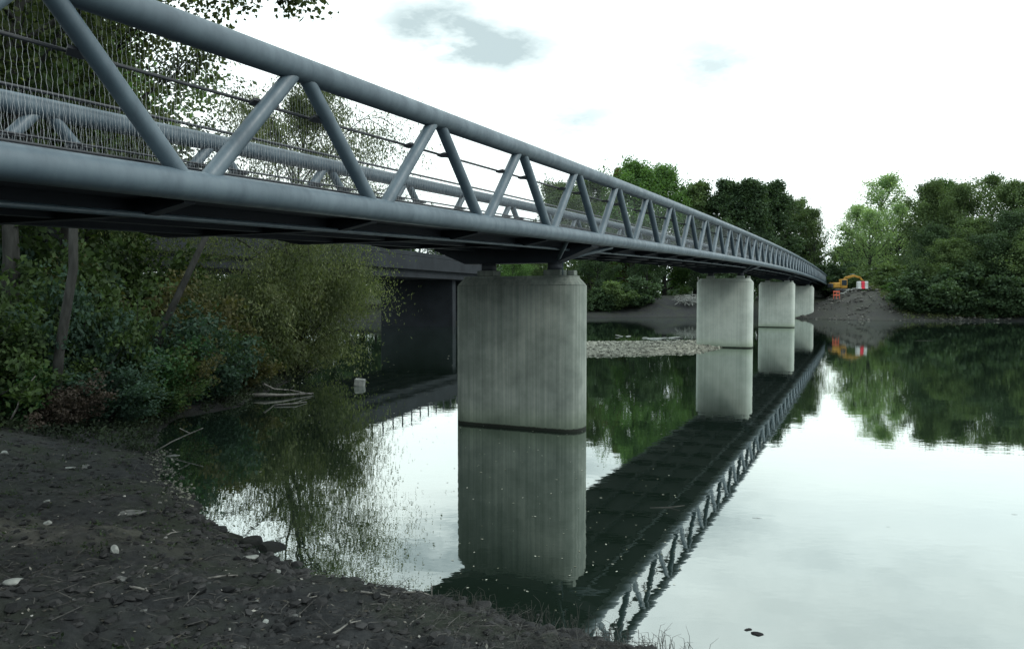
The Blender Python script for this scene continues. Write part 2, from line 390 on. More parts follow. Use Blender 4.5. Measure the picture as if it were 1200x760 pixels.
turf = turf * (1 - np.clip(np.exp(-(((fx - 41) / 7) ** 2 + ((fy - 91) / 8) ** 2)) * 1.6, 0, 1)) * (1 - np.clip(np.exp(-(((fx - 20) / 7) ** 2 + ((fy - 98) / 7) ** 2)) * 1.6, 0, 1))
turf = np.maximum(turf, np.clip(fbm(fx * 1.3, fy * 1.3, 4, 33) * 1.6 - .25, 0, .7) * (fy < 14))
for nm, arr in (('clay', clay), ('turf', turf)):
    at = gm.attributes.new(nm, 'FLOAT', 'POINT'); at.data.foreach_set('value', arr.astype(np.float32))
tag(link('ground', gm), kind='structure', label='dark muddy river bank and bed')

# ------------------------------------------------------------------ water
def water_mat():
    m = bpy.data.materials.new('river_water'); m.use_nodes = True; t = m.node_tree; t.nodes.clear(); L = t.links
    g = nd(t, 'ShaderNodeNewGeometry')
    def bump(scale, stretch, dist, prev=None, det=3):
        mpn = nd(t, 'ShaderNodeMapping'); mpn.inputs['Scale'].default_value = stretch; L.new(g.outputs['Position'], mpn.inputs[0])
        n = nd(t, 'ShaderNodeTexNoise'); n.inputs['Scale'].default_value = scale; n.inputs['Detail'].default_value = det; n.inputs['Roughness'].default_value = .5
        L.new(mpn.outputs[0], n.inputs[0])
        b = nd(t, 'ShaderNodeBump'); b.inputs['Strength'].default_value = 1; b.inputs['Distance'].default_value = dist; L.new(n.outputs[0], b.inputs['Height'])
        if prev: L.new(prev, b.inputs['Normal'])
        return b.outputs[0]
    b1 = bump(.9, (1, 1.3, 1),   .0022); b2 = bump(4.5, (1, 1.6, 1), .0005, b1, 2)
    lw = nd(t, 'ShaderNodeLayerWeight'); lw.inputs['Blend'].default_value = .5; L.new(b2, lw.inputs['Normal'])
    # Facing: 0 looking straight down .. 1 grazing
    r = nd(t, 'ShaderNodeValToRGB'); L.new(lw.outputs['Facing'], r.inputs[0]); e = r.color_ramp.elements
    e[0].position = .0; e[0].color = (.06,) * 3 + (1,); e[1].position = 1; e[1].color = (.93,) * 3 + (1,)
    for p, v in ((.4, .26), (.55, .38), (.65, .45), (.8, .60), (.92, .80)):
        q = e.new(p); q.color = (v, v, v, 1)
    gl = nd(t, 'ShaderNodeBsdfGlossy'); gl.inputs['Roughness'].default_value = .012; gl.inputs['Color'].default_value = (.96, 1, .98, 1); L.new(b2, gl.inputs['Normal'])
    df = nd(t, 'ShaderNodeBsdfDiffuse'); df.inputs['Color'].default_value = (.010, .018, .013, 1)
    mxs = nd(t, 'ShaderNodeMixShader'); L.new(r.outputs[0], mxs.inputs[0]); L.new(df.outputs[0], mxs.inputs[1]); L.new(gl.outputs[0], mxs.inputs[2])
    o = nd(t, 'ShaderNodeOutputMaterial'); L.new(mxs.outputs[0], o.inputs[0])
    return m
wm = MB(); wm.add([(-415, -58, 0), (415, -58, 0), (415, 260, 0), (-415, 260, 0)], [(0, 1, 2, 3)])
tag(wm.build('water', water_mat()), kind='structure', label='still river water reflecting the sky')

# ================================================================== the footbridge
AL = R(24.61); SA, CA = math.sin(AL), math.cos(AL); BX, BY = -2.677, 6.517
WID = 3.9; BAY = 2.7; S0, S1 = -5 * BAY, 47 * BAY
def zb(s): return EYE + 1.034 + .02527 * s - .00018 * s * s       # top edge of bottom chord
def BP(s, t, z): return Vector((BX + s * SA - t * CA, BY + s * CA + t * SA, z))
bridge = empty('footbridge', BP(S0, WID / 2, zb(S0) - .6), 'long blue-grey steel truss footbridge crossing the river on concrete piers', 'footbridge')
HT = 1.29; RC = .128
ss = [S0 + i * BAY / 2 for i in range(int((S1 - S0) / BAY * 2) + 1)]
for t in (0, WID):
    for nm, dz in (('bottom_chord', -RC), ('top_chord', HT - RC)):
        m = MB(); m.tube([BP(s, t, zb(s) + dz) for s in ss], RC, 24); m.build(nm, M_steel, bridge)
cyl = MB(); cyl.tube([(0, 0, 0), (0, 0, 1)], .076, 16, caps=False); cyl = cyl.mesh('diagonal_brace', M_steel)
def between(name, mesh, a, b, parent):
    d = b - a; q = d.to_track_quat('Z', 'Y')
    M = Matrix.Translation(a - offset_of(parent)) @ q.to_matrix().to_4x4() @ Matrix.Diagonal((1, 1, d.length, 1))
    return link(name, mesh, parent, M)
nb = int(round((S1 - S0) / BAY))
brk = MB(); brk.add([(0, -.05, -.014), (0, .05, -.014), (0, .016, .014 - 0), (0, -.016, .014)], [(0, 1, 2, 3)])
# bracket: tapered plate from the diagonal to the handrail (local x along the bridge, y across)
brk = MB(); brk.add([(-.17, -.006, -.012), (.17, -.006, -.012), (.06, .17, -.012), (-.06, .17, -.012), (-.17, -.006, .012), (.17, -.006, .012), (.06, .17, .012), (-.06, .17, .012)],
                    [(3, 2, 1, 0), (4, 5, 6, 7), (0, 1, 5, 4), (1, 2, 6, 5), (2, 3, 7, 6), (3, 0, 4, 7)])
brk_me = brk.mesh('bracket', M_rail)
def wire_panel():
    m = MB(); wv, hp = .042, .06; H = 1.27; n = int(BAY / wv); rows = int(H / hp)
    rr = .0014
    for i in range(n + 1):
        pts = []
        for k in range(rows + 1):
            sgn = .5 if (k % 2) else -.5
            x = (i + .5) * wv + sgn * wv * (1 if i % 2 else -1) * .24
            pts.append((min(max(x, 0), BAY), 0, k * hp))
        m.tube(pts, rr, 3, caps=False, smooth=False)
    for k in (0,): m.tube([(0, 0, 0), (BAY, 0, 0)], .004, 4)
    return m.mesh('wire_mesh_panel', M_wire)
wp = wire_panel()
HR = .77
for t, ti, sg in ((0, .2, 1), (WID, WID - .2, -1)):
    for k in range(nb):
        s = S0 + k * BAY
        a0 = BP(s + .10, t, zb(s) - RC + .03); a1 = BP(s + BAY / 2 - .07, t, zb(s + BAY / 2) + HT - RC * 1.3)
        b0 = BP(s + BAY - .10, t, zb(s + BAY) - RC + .03); b1 = BP(s + BAY / 2 + .07, t, zb(s + BAY / 2) + HT - RC * 1.3)
        between('diagonal_brace', cyl, a0, a1, bridge); between('diagonal_brace', cyl, b0, b1, bridge)
        p0 = BP(s, ti, zb(s) + .04); p1 = BP(s + BAY, ti, zb(s + BAY) + .04); d = (p1 - p0).normalized()
        yv = Vector((-CA, SA, 0)); zv = d.cross(yv)
        if zv.z < 0: zv = -zv; 
        M = Matrix((d, yv, zv)).transposed().to_4x4(); M.translation = p0 - bridge.location
        link('wire_mesh_panel', wp, bridge, M)
        for fr in ((a0, a1), (b0, b1)):
            f = (HR + RC) / (HT)
            q = fr[0] + (fr[1] - fr[0]) * f
            ax = Vector((SA, CA, 0)); ay = Vector((-CA, SA, 0)) * sg
            Mb = Matrix((ax, ay, Vector((0, 0, 1)))).transposed().to_4x4(); Mb.translation = q - bridge.location + ay * .04
            link('bracket', brk_me, bridge, Mb)
    for nm, dz, r in (('handrail', HR, .016), ('top_rail', 1.31, .022), ('bottom_rail', .05, .012)):
        m = MB(); m.tube([BP(s, ti, zb(s) + dz) for s in ss], r, 8); m.build(nm, M_rail, bridge)
# deck, stringers, cross beams
def ribbon(sec, name, mt):                   # sweep a closed (t, dz) section along the bridge
    m = MB(); n = len(sec); vs = []; fs = []
    for s in ss: vs += [BP(s, t, zb(s) + dz) for t, dz in sec]
    for i in range(len(ss) - 1):
        for k in range(n): fs.append((i * n + k, i * n + (k + 1) % n, (i + 1) * n + (k + 1) % n, (i + 1) * n + k))
    fs.append(tuple(range(n))); fs.append(tuple((len(ss) - 1) * n + k for k in reversed(range(n))))
    m.add(vs, fs); return m.build(name, mt, bridge)
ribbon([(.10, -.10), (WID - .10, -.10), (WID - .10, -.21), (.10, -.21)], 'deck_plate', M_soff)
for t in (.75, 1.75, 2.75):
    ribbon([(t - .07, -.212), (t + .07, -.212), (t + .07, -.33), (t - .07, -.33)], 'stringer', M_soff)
PIER_S = [10.75 + 27.5 * i for i in range(5)]
def beam(s, hw, prof, name):
    m = MB(); n = len(prof); vs = []
    for ds in (-hw, hw): vs += [BP(s + ds, t, zb(s) + dz) for t, dz in prof]
    m.add(vs, [tuple(range(n)), tuple(n + k for k in reversed(range(n)))] + [(k, n + k, n + (k + 1) % n, (k + 1) % n) for k in range(n)])
    return m.build(name, M_soff, bridge)
for k in range(nb + 1):
    s = S0 + k * BAY
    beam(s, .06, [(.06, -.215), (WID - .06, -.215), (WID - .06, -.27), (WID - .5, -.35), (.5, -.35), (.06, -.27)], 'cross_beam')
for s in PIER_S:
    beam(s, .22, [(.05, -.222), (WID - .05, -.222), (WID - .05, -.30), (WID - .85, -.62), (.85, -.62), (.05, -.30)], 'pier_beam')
for i, s in enumerate(PIER_S):
    for ds in (-.9, .9):
        m = MB(); a = BP(s, .9, zb(s) - .58); b = BP(s + ds * 1.6, .12, zb(s) - .22); m.tube([a, b], .045, 8); m.build('strut', M_steel, bridge)
    for tt in (.95, 2.55):
        m = MB(); c = BP(s, tt, zb(s) - .62 - .075); m.tube([c - Vector((0, 0, .075)), c + Vector((0, 0, .075))], .17, 14); m.build('bearing', M_dark, bridge)
m = MB(); m.tube([BP(s, .55, zb(s) - .35) for s in ss], .028, 8); m.build('drain_pipe', M_steel, bridge)
for k in range(6, 12):
    pass

# ------------------------------------------------------------------ the concrete piers
def pier(s, label, far):
    top = zb(s) - .62 - .15
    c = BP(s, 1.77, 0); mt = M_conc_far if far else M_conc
    e = empty('bridge_pier', c, label, 'pier', 'concrete piers carrying the footbridge')
    Lh, Th, n = 1.5, .46, 10
    ax = Vector((-CA, SA)); ay = Vector((SA, CA))
    def outline(sc=0.0):
        o = []
        for sg in (1, -1):
            for k in range(n + 1):
                th = -math.pi / 2 + math.pi * k / n
                # flattened rounded ends
                x = sg * (Lh - Th) + sg * (Th - sc) * math.copysign(abs(math.cos(th)) ** .8, math.cos(th)) * 1.0
                y = (Th - sc) * math.copysign(abs(math.sin(th)) ** .8, math.sin(th)) * sg
                o.append(Vector((c.x, c.y)) + ax * x + ay * y)
        return o
    rings = [(outline(), -1.9), (outline(), top - .34), (outline(.01), top - .33), (outline(.15), top - .16), (outline(.155), top - .155)]
    m = MB(); vs = []; N_ = len(rings[0][0])
    for o, z in rings[:2]: vs += [(p.x, p.y, z) for p in o]
    fs = [(k, (k + 1) % N_, N_ + (k + 1) % N_, N_ + k) for k in range(N_)]
    m.add(vs, fs, True); m.f.append(tuple(N_ + k for k in range(N_))); m.sm.append(False)
    m.build('shaft', mt, e)
    m = MB(); vs = []
    for o, z in ((rings[2][0], top - .335), (rings[2][0], top - .325), (rings[3][0], top - .17), (rings[3][0], top - .13)): vs += [(p.x, p.y, z) for p in o]
    fs = []
    for r in range(3): fs += [(r * N_ + k, r * N_ + (k + 1) % N_, (r + 1) * N_ + (k + 1) % N_, (r + 1) * N_ + k) for k in range(N_)]
    fs.append(tuple(3 * N_ + k for k in range(N_))); m.add(vs, fs); m.build('cap', mt, e)
    Mr = Matrix.Rotation(math.atan2(ax.y, ax.x), 3, 'Z')
    for tt in (.95, 2.55):
        q = BP(s, tt, top - .128 + .064); m = MB(); m.cbox(q, (.4, .4, .124), .015, Mr); m.build('bearing_plinth', mt, e)
    q = BP(s - .1, .52, top - .128 + .055); m = MB(); m.cbox(q, (.16, .2, .11), .012, Mr); m.build('upstand', mt, e)
    if not far:
        q = BP(s - .3, .66, top); m = MB(); m.tube([q - Vector((0, 0, .12)), q + Vector((0, 0, .16))], .012, 6); m.build('anchor_rod', M_steel, e)
    return e
for i, (s, l) in enumerate(zip(PIER_S, ('nearest and largest streaked concrete pier of the footbridge', 'second concrete pier, pale, at the end of the gravel bar',
                                'third concrete pier in open water, pale and clean', 'fourth concrete pier, partly hidden behind the third', 'farthest concrete pier, a sliver beside the fourth'))):
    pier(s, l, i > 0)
# far end support
s = S1 - .6; c = BP(s, WID / 2, 0)
e = empty('bridge_abutment', c, 'pale concrete abutment at the far end of the footbridge', 'abutment')
Mr = Matrix.Rotation(math.atan2(SA, -CA), 3, 'Z')
m = MB(); m.cbox(BP(s, WID / 2, zb(s) / 2 - .6), (4.2, 1.6, zb(s) + .0), .05, Mr); m.build('wall', M_conc_far, e)
m = MB(); m.cbox(BP(s - .3, -.9, zb(s) / 2 - .6), (.3, 3, zb(s) + .3), .03, Mr); m.build('wing_wall', M_conc_far, e)
s = S0 + .5; c = BP(s, WID / 2, 0)
e = empty('bridge_abutment', c, 'concrete abutment on the near bank under the start of the footbridge', 'abutment')
m = MB(); m.cbox(BP(s, WID / 2, zb(s) / 2 - .75), (4.4, 1.4, zb(s) - .2), .05, Mr); m.build('wall', M_conc, e)

# ================================================================== old road bridge behind
A2 = R(16.7); RX, RY = -6.67, 60.0
def RP(s, t, z): return Vector((RX + s * math.sin(A2) - t * math.cos(A2), RY + s * math.cos(A2) + t * math.sin(A2), z))
rb = empty('road_bridge', RP(-30, 4, 0), 'low dark concrete road bridge behind the footbridge', 'road bridge')
def rbox(name, s0, s1, t0, t1, z0, z1, mt=M_conc_old, bev=.03):
    m = MB(); m.cbox(RP((s0 + s1) / 2, (t0 + t1) / 2, (z0 + z1) / 2), (t1 - t0, s1 - s0, z1 - z0), bev, Matrix.Rotation(-A2, 3, 'Z')); return m.build(name, mt, rb)
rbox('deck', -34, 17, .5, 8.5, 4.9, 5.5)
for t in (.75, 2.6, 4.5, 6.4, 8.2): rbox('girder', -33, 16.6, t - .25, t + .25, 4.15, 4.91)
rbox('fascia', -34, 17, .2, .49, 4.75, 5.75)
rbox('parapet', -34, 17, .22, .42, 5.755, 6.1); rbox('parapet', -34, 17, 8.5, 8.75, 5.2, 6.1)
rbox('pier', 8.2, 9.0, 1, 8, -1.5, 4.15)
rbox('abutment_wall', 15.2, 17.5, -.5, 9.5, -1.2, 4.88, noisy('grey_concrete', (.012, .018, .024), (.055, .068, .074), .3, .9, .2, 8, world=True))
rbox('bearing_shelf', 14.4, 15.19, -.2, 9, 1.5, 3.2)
pm = MB(); pm.cbox((0, 0, .42), (.09, .09, .84), .01); pme = pm.mesh('railing_post', M_dark)
for k in range(31):
    s = -33 + k * 1.62
    link('railing_post', pme, rb, Matrix.Translation(RP(s, .32, 6.1) - rb.location) @ Matrix.Rotation(-A2, 4, 'Z'))
for z in (6.55, 6.9):
    m = MB(); m.tube([RP(-34, .32, z), RP(17, .32, z)], .025, 6); m.build('guard_rail', M_dark, rb)

# ================================================================== trees
def leaf_cloud(rng, centers, rad, per, size, hang=0.0, flat=.7, aspect=.55):
    """small pointed leaves scattered round the given twig ends"""
    n = len(centers) * per
    c = np.repeat(np.asarray(centers, float), per, 0)
    r_ = np.repeat(np.asarray(rad, float) if hasattr(rad, '__len__') else np.full(len(centers), rad), per)
    g = rng.normal(size=(n, 3)); g[:, 2] *= flat
    p = c + g * r_[:, None] * .55
    p[:, 2] -= hang * np.abs(rng.normal(size=n)) * r_
    a = rng.normal(size=(n, 3)); a[:, 2] -= .25 + hang * 3
    a /= np.linalg.norm(a, axis=1)[:, None]
    nrm = rng.normal(size=(n, 3)); nrm[:, 2] += .9 if hang < .3 else 0
    b = np.cross(a, nrm); b /= np.linalg.norm(b, axis=1)[:, None] + 1e-9
    s = size * rng.uniform(.6, 1.35, n)[:, None]
    V = np.empty((n, 4, 3)); V[:, 0] = p - a * s * .5; V[:, 1] = p + b * s * aspect * .5; V[:, 2] = p + a * s * .5; V[:, 3] = p - b * s * aspect * .5
    return V.reshape(-1, 3)
def skeleton(rng, H, spread, base=.25, nb_=16, lean=(0, 0), sub=5, droop=0.0, up=.5, rtrunk=None, cone=.0, wob=.03):
    """returns MB with trunk and limbs, and twig-end centres"""
    m = MB(); rt = rtrunk or H * .02; cents = []; rads = []
    pts = [Vector((0, 0, -.3))]; k = 9
    for i in range(1, k + 1):
        f = i / k
        pts.append(Vector((lean[0] * f * H + rng.normal() * wob * H * f * .5, lean[1] * f * H + rng.normal() * wob * H * f * .5, H * .93 * f)))
    m.tube(pts, [max(rt * (1 - .93 * (i / k) ** .8) * (1.25 if i == 0 else 1), .012) for i in range(k + 1)], 9)
    def at(f):
        x = f * k; i = min(int(x), k - 1); return pts[i].lerp(pts[i + 1], x - i)
    for j in range(nb_):
        f = base + (1 - base) * ((j + rng.uniform(0, .8)) / nb_) ** .9
        f = min(f, .985); o = at(f); g = (f - base) / (1 - base)
        env = math.sin(math.pi * min(1, (.22 + .78 * g)) ** 1.0) ** .7 * (1 - cone * g) + .12
        L = spread * env * rng.uniform(.7, 1.15); az = j * 2.39996 + rng.uniform(-.5, .5)
        d = Vector((math.cos(az), math.sin(az), up + .9 * g + rng.uniform(-.2, .2))).normalized()
        bp = [o]; seg = 5
        for q in range(seg):
            d = (d + Vector((rng.normal() * .12, rng.normal() * .12, .10 - droop * (q / seg) * 1.2 + rng.normal() * .08))).normalized()
            bp.append(bp[-1] + d * L / seg)
        r0 = max(rt * .45 * (1 - f * .7), .012)
        m.tube(bp, [max(r0 * (1 - .85 * q / seg), .008) for q in range(seg + 1)], 6, caps=False)
        for q in range(sub):
            ff = .35 + .65 * (q + rng.uniform(0, 1)) / sub; x = min(ff * seg, seg - .001); i0 = int(x); o2 = bp[i0].lerp(bp[i0 + 1], x - i0)
            d2 = (bp[i0 + 1] - bp[i0]).normalized() + Vector((rng.normal() * .7, rng.normal() * .7, rng.normal() * .45 + .1 - droop * 1.5))
            d2.normalize(); L2 = L * .33 * rng.uniform(.6, 1.3)
            e2 = o2 + d2 * L2 * .5; e3 = e2 + (d2 + Vector((0, 0, .1 - droop * 1.6))).normalized() * L2 * .5
            m.tube([o2, e2, e3], [max(r0 * .35, .007), max(r0 * .22, .005), .004], 4, caps=False)
            cents += [tuple(o2.lerp(e2, .7)), tuple(e2.lerp(e3, .5)), tuple(e3)]; rads += [L2 * .55, L2 * .62, L2 * .55]
        cents.append(tuple(bp[-1])); rads.append(L * .22)
    cents.append(tuple(pts[-1])); rads.append(spread * .22)
    return m, cents, rads
def make_proto(seed, H, spread, per, size, **kw):
    rng = np.random.default_rng(seed); hang = kw.pop('hang', 0); minr = kw.pop('minr', .3); flat = kw.pop('flat', .7); asp = kw.pop('aspect', .55)
    m, c, r = skeleton(rng, H, spread, **kw)
    V = leaf_cloud(rng, c, np.maximum(np.array(r), minr), per, size, hang, flat, asp)
    return m, V
def crown_mesh(V, mt, name='crown'):
    F = np.arange(len(V)).reshape(-1, 4); return np_mesh(name, V, F, mt)
L_dark = leafmat('leaves_dark', (.042, .072, .032), (.098, .15, .06), .3, .35)
L_dark2 = leafmat('leaves_deep', (.023, .044, .024), (.054, .094, .044), .25, .4)
L_mid = leafmat('leaves_mid', (.04, .085, .03), (.10, .19, .06), .38, .35)
L_light = leafmat('leaves_light', (.11, .18, .10), (.24, .34, .19), .5, .4)
L_red = leafmat('leaves_russet', (.04, .028, .015), (.11, .06, .03), .3, .5)
L_near = leafmat('leaves_near', (.022, .032, .016), (.075, .10, .042), .42, 1.0, (.15, .17, .07))
L_will = leafmat('leaves_willow', (.045, .064, .032), (.13, .16, .08), .42, .9, (.24, .26, .16))
L_bush = leafmat('leaves_bush', (.014, .028, .012), (.05, .085, .028), .3, 1.4)
L_bush2 = leafmat('leaves_bush_bright', (.014, .04, .018), (.04, .10, .038), .3, 1.4)
L_bush3 = leafmat('leaves_bush_olive', (.03, .035, .016), (.09, .09, .04), .3, 1.4)
L_brown = leafmat('leaves_brown', (.022, .02, .016), (.075, .06, .05), .2, 1.4)
L_bush4 = leafmat('leaves_bush_teal', (.016, .034, .026), (.045, .085, .06), .3, 1.4)
protos = {}
for i in range(4):
    protos['dense', i] = make_proto(100 + i, 20, 6.2, 42, .40, base=.03, nb_=36, sub=6, minr=1.0, up=.22)
for i in range(2):
    protos['cone', i] = make_proto(200 + i, 20, 4.9, 40, .38, base=.05, nb_=38, sub=6, minr=.9, cone=.5, up=.4)
for i in range(2):
    protos['feather', i] = make_proto(300 + i, 20, 5.2, 19, .28, base=.12, nb_=28, sub=6, minr=.85, up=.9)
meshes = {}
def own(o, m): o.material_slots[0].link = 'OBJECT'; o.material_slots[0].material = m
def tree(kind, var, x, y, H, lm, label, sx=1.0, rot=0.0, group='trees on the far bank', name='deciduous_tree', z=None):
    m, V = protos[kind, var]; key = (kind, var, lm.name)
    if (kind, var) not in meshes: meshes[kind, var] = m.mesh('trunk', M_bark)
    key = (kind, var, 'crown')
    if key not in meshes: meshes[key] = crown_mesh(V, lm)
    zz = max(gz(x, y), 0) if z is None else z
    e = empty(name, (x, y, zz), label, 'tree', group)
    e.rotation_euler = (0, 0, rot); k = (H - zz) / 20; e.scale = (k * sx, k * sx, k)
    link('trunk', meshes[kind, var], e); own(link('crown', meshes[key], e), lm)
    return e
def px2(px, Y): return (px - 600) / 900 * Y
def topz(py, Y): return EYE + (344 - py) / 900 * Y
FAR = [ # kind var px Y topy mat sx rot label
 ('dense', 0, 655, 122, 218, L_dark, 1.0, .3, 'dark round tree seen through the truss above the nearest pier'),
 ('dense', 1, 690, 128, 212, L_dark, .9, 1.3, 'dark tree behind the truss just right of the nearest pier'),
 ('dense', 2, 742, 112, 194, L_mid, .95, 2.1, 'tall bright green tree rising highest behind the top chord'),
 ('dense', 3, 778, 116, 199, L_mid, .9, .9, 'bright green tree right of the tallest one behind the bridge'),
 ('cone', 0, 723, 119, 196, L_red, .5, .2, 'narrow russet-topped tree left of the tallest bright tree'),
 ('cone', 1, 815, 118, 212, L_dark, 1.15, .5, 'small dark pointed tree between the bright and the black-green trees'),
 ('cone', 0, 851, 116, 209, L_dark2, 1.2, 1.7, 'first of the tall black-green trees behind the second pier'),
 ('cone', 1, 881, 114, 208, L_dark2, 1.15, 2.9, 'tall pointed black-green tree above the third pier'),
 ('cone', 0, 906, 117, 211, L_dark2, 1.2, 4.0, 'black-green tree just right of the pointed one above the third pier'),
 ('dense', 1, 932, 124, 236, L_dark, .9, 5.0, 'dark tree sloping down to the gap of sky'),
 ('feather', 1, 953, 120, 246, L_dark, 1.0, .8, 'loose small-leaved tree at the left edge of the sky gap'),
 ('dense', 2, 985, 150, 290, L_dark, 1.3, 1.1, 'low dark tree in the dip behind the yellow excavator'),
 ('feather', 0, 1003, 134, 240, L_light, 1.35, 2.2, 'pale see-through tree at the right edge of the sky gap'),
 ('feather', 1, 1037, 140, 207, L_light, 1.45, .4, 'tallest pale feathery tree with see-through crown'),
 ('feather', 1, 1018, 118, 246, L_light, 1.3, 3.3, 'lower pale green tree filling the space between the pale feathery trees'),
 ('feather', 0, 1052, 122, 238, L_light, 1.2, 5.3, 'pale green tree at the edge of the dark right trees'),
 ('dense', 0, 1090, 112, 217, L_dark, .8, 4.1, 'dark tree just right of the pale feathery trees'),
 ('dense', 1, 1101, 126, 216, L_mid, .8, .1, 'green tree with see-through top behind the dark right trees'),
 ('dense', 2, 1124, 108, 219, L_dark, .8, 5.2, 'dark rounded tree in the middle of the right bank'),
 ('feather', 0, 1158, 120, 205, L_dark, 1.25, 1.4, 'tall loose-crowned tree near the right edge with sky through its top'),
 ('dense', 3, 1190, 104, 216, L_dark, .9, 2.6, 'dark tree at the right edge of the photograph'),
 ('dense', 0, 1235, 108, 205, L_dark, .9, .6, 'dark tree just beyond the right edge of the view'),
 ('dense', 2, 1092, 92, 266, L_dark2, 1.0, 1.9, 'low dark tree leaning over the water left of the right bank'),
 ('dense', 1, 1140, 90, 258, L_dark, 1.0, 3.9, 'low dark tree over the water in the middle of the right bank'),
 ('dense', 3, 1186, 88, 250, L_dark2, 1.0, .2, 'low dark tree over the water at the right end of the bank'),
 ('dense', 3, 1112, 87.5, 282, L_dark, 1.2, 5.9, 'drooping green tree touching the water left of the middle of the right bank'),
 ('dense', 2, 1163, 86, 276, L_dark2, 1.2, 3.3, 'drooping dark tree touching the water right of the middle of the right bank'),
 ('dense', 1, 1206, 85, 270, L_dark, 1.2, 2.2, 'drooping tree touching the water at the right edge'),
 ('dense', 0, 1078, 96, 292, L_dark2, .8, 1.2, 'smallest dark tree beside the spoil mound on the right bank'),
 ('dense', 1, 700, 104, 272, L_dark2, 1.0, .7, 'low dark tree on the far bank behind the gravel bar'),
 ('dense', 3, 758, 106, 268, L_dark2, 1.0, 2.7, 'low black tree above the bare brown bank'),
 ('dense', 2, 830, 108, 270, L_dark2, 1.1, 4.2, 'low dark tree hidden behind the second pier'),
 ('dense', 0, 890, 112, 275, L_dark2, 1.1, .4, 'low dark tree behind the gap between second and third piers'),
 ('dense', 1, 945, 122, 290, L_dark2, 1.1, 2.4, 'low dark tree behind the far end of the truss'),
 ('dense', 2, 600, 95, 285, L_mid, 1.0, 3.1, 'green tree glimpsed in the slot between deck and nearest pier'),
 ('dense', 3, 640, 98, 282, L_dark, 1.0, 5.1, 'dark tree behind the right shoulder of the nearest pier'),
 ('dense', 0, 520, 100, 262, L_dark2, 1.2, 2.1, 'dark tree behind the far end of the road bridge'),
 ('dense', 1, 440, 105, 274, L_dark2, 1.2, 1.1, 'dark tree in the gloom behind the road bridge'),
 ('dense', 1, 385, 86, 268, L_dark2, 1.5, .3, 'dark low tree on the far bank seen under the road bridge near the willow'),
 ('dense', 2, 425, 88, 270, L_dark2, 1.5, 1.9, 'dark low tree on the far bank under the middle of the road bridge'),
 ('dense', 0, 465, 86, 272, L_dark2, 1.5, 2.9, 'dark low tree on the far bank by the road bridge abutment'),
 ('dense', 3, 350, 90, 262, L_dark2, 1.5, 4.9, 'dark far bank tree mostly hidden behind the willow'),
 ('dense', 0, 262, 96, 272, L_dark2, 1.6, 2.3, 'far dark tree glimpsed through the thicket left of the willow'),
 ('dense', 1, 306, 98, 270, L_dark2, 1.6, 3.6, 'far dark tree glimpsed through the middle of the willow'),
 ('dense', 2, 218, 98, 272, L_dark2, 1.6, .6, 'far dark tree behind the leaning trunk'),
 ('dense', 3, 340, 105, 290, L_dark2, 1.2, 4.1, 'dark tree behind the road bridge, hidden by the willow'),
]
for (kd, v, px, Y, py, lm, sx, rot, lb) in FAR:
    tree(kd, v, px2(px, Y), Y, topz(py, Y), lm, lb, sx, rot)
# far wood filling the low background
rng = np.random.default_rng(5)
cs = []
for k in range(1500):
    px = rng.uniform(-100, 1500) if k % 3 else rng.uniform(560, 1300); Y = rng.uniform(135, 200)
    cs.append((px2(px, Y), Y, rng.uniform(0, 1) ** 1.2 * 13 * (1 if not 955 < px < 990 else .35) + 1.5))
V = leaf_cloud(rng, cs, rng.uniform(1.6, 3.0, len(cs)), 75, .9)
tag(link('distant_woodland', crown_mesh(V, L_dark2, 'distant_woodland')), 'dark continuous woodland far behind the far bank', 'woodland', kind='stuff')

# ---- near left bank trees
def own_tree(seed, x, y, H, spread, lm, label, per, size, name='deciduous_tree', group='tall trees on the near left bank', rot=0, thin=None, **kw):
    m, V = make_proto(seed, H, spread, per, size, **kw)
    if thin:                                 # the upper crown carries fewer leaves
        Q = V.reshape(-1, per, 4, 3); keep = (Q[:, :, 0, 2].mean(1) < thin[0]) | (np.random.default_rng(seed).uniform(size=len(Q)) < thin[1]); V = Q[keep].reshape(-1, 3)
    e = empty(name, (x, y, gz(x, y)), label, 'tree', group); e.rotation_euler = (0, 0, rot)
    link('trunk', m.mesh('trunk', M_bark), e); link('crown', crown_mesh(V, lm), e)
    return e
own_tree(11, -11.6, 17.6, 14.5, 4.5, L_near, 'tall broad-leaved tree at the left edge with trunk behind the bank shrubs', 62, .125, base=.3, nb_=26, sub=7, minr=.36, lean=(.05, -.02), up=.25, rtrunk=.24, aspect=.75)
t11 = own_tree(12, -12.6, 21.5, 16.0, 4.8, L_near, 'tall tree whose branch reaches out over the river at the top', 66, .13, base=.3, nb_=26, sub=7, minr=.36, lean=(.07, -.06), up=.2, rtrunk=.24, aspect=.75)
rng = np.random.default_rng(41)
limb = [Vector((-12.1, 20.9, 9.6)), Vector((-10.6, 19.4, 10.1)), Vector((-9.0, 18.6, 10.3)), Vector((-7.4, 18.0, 10.5)), Vector((-6.0, 17.6, 10.3)), Vector((-4.9, 17.3, 9.9))]
m = MB(); m.tube(limb, [.11, .09, .07, .05, .03, .012], 8, caps=False); cs = []; rs = []
for i in range(46):
    f = 1.2 + 3.8 * rng.uniform(0, 1) ** .8; i0 = min(int(f), 4); o = limb[i0].lerp(limb[i0 + 1], f - i0)
    e_ = o + Vector((rng.normal() * .35 + .25, rng.normal() * .5, rng.normal() * .38 - .15)); m.tube([o, o.lerp(e_, .5) + Vector((0, 0, .08)), e_], [.014, .009, .004], 4, caps=False); cs += [tuple(o.lerp(e_, .6)), tuple(e_)]; rs += [.3, .36]
m.build('limb', M_bark, t11)
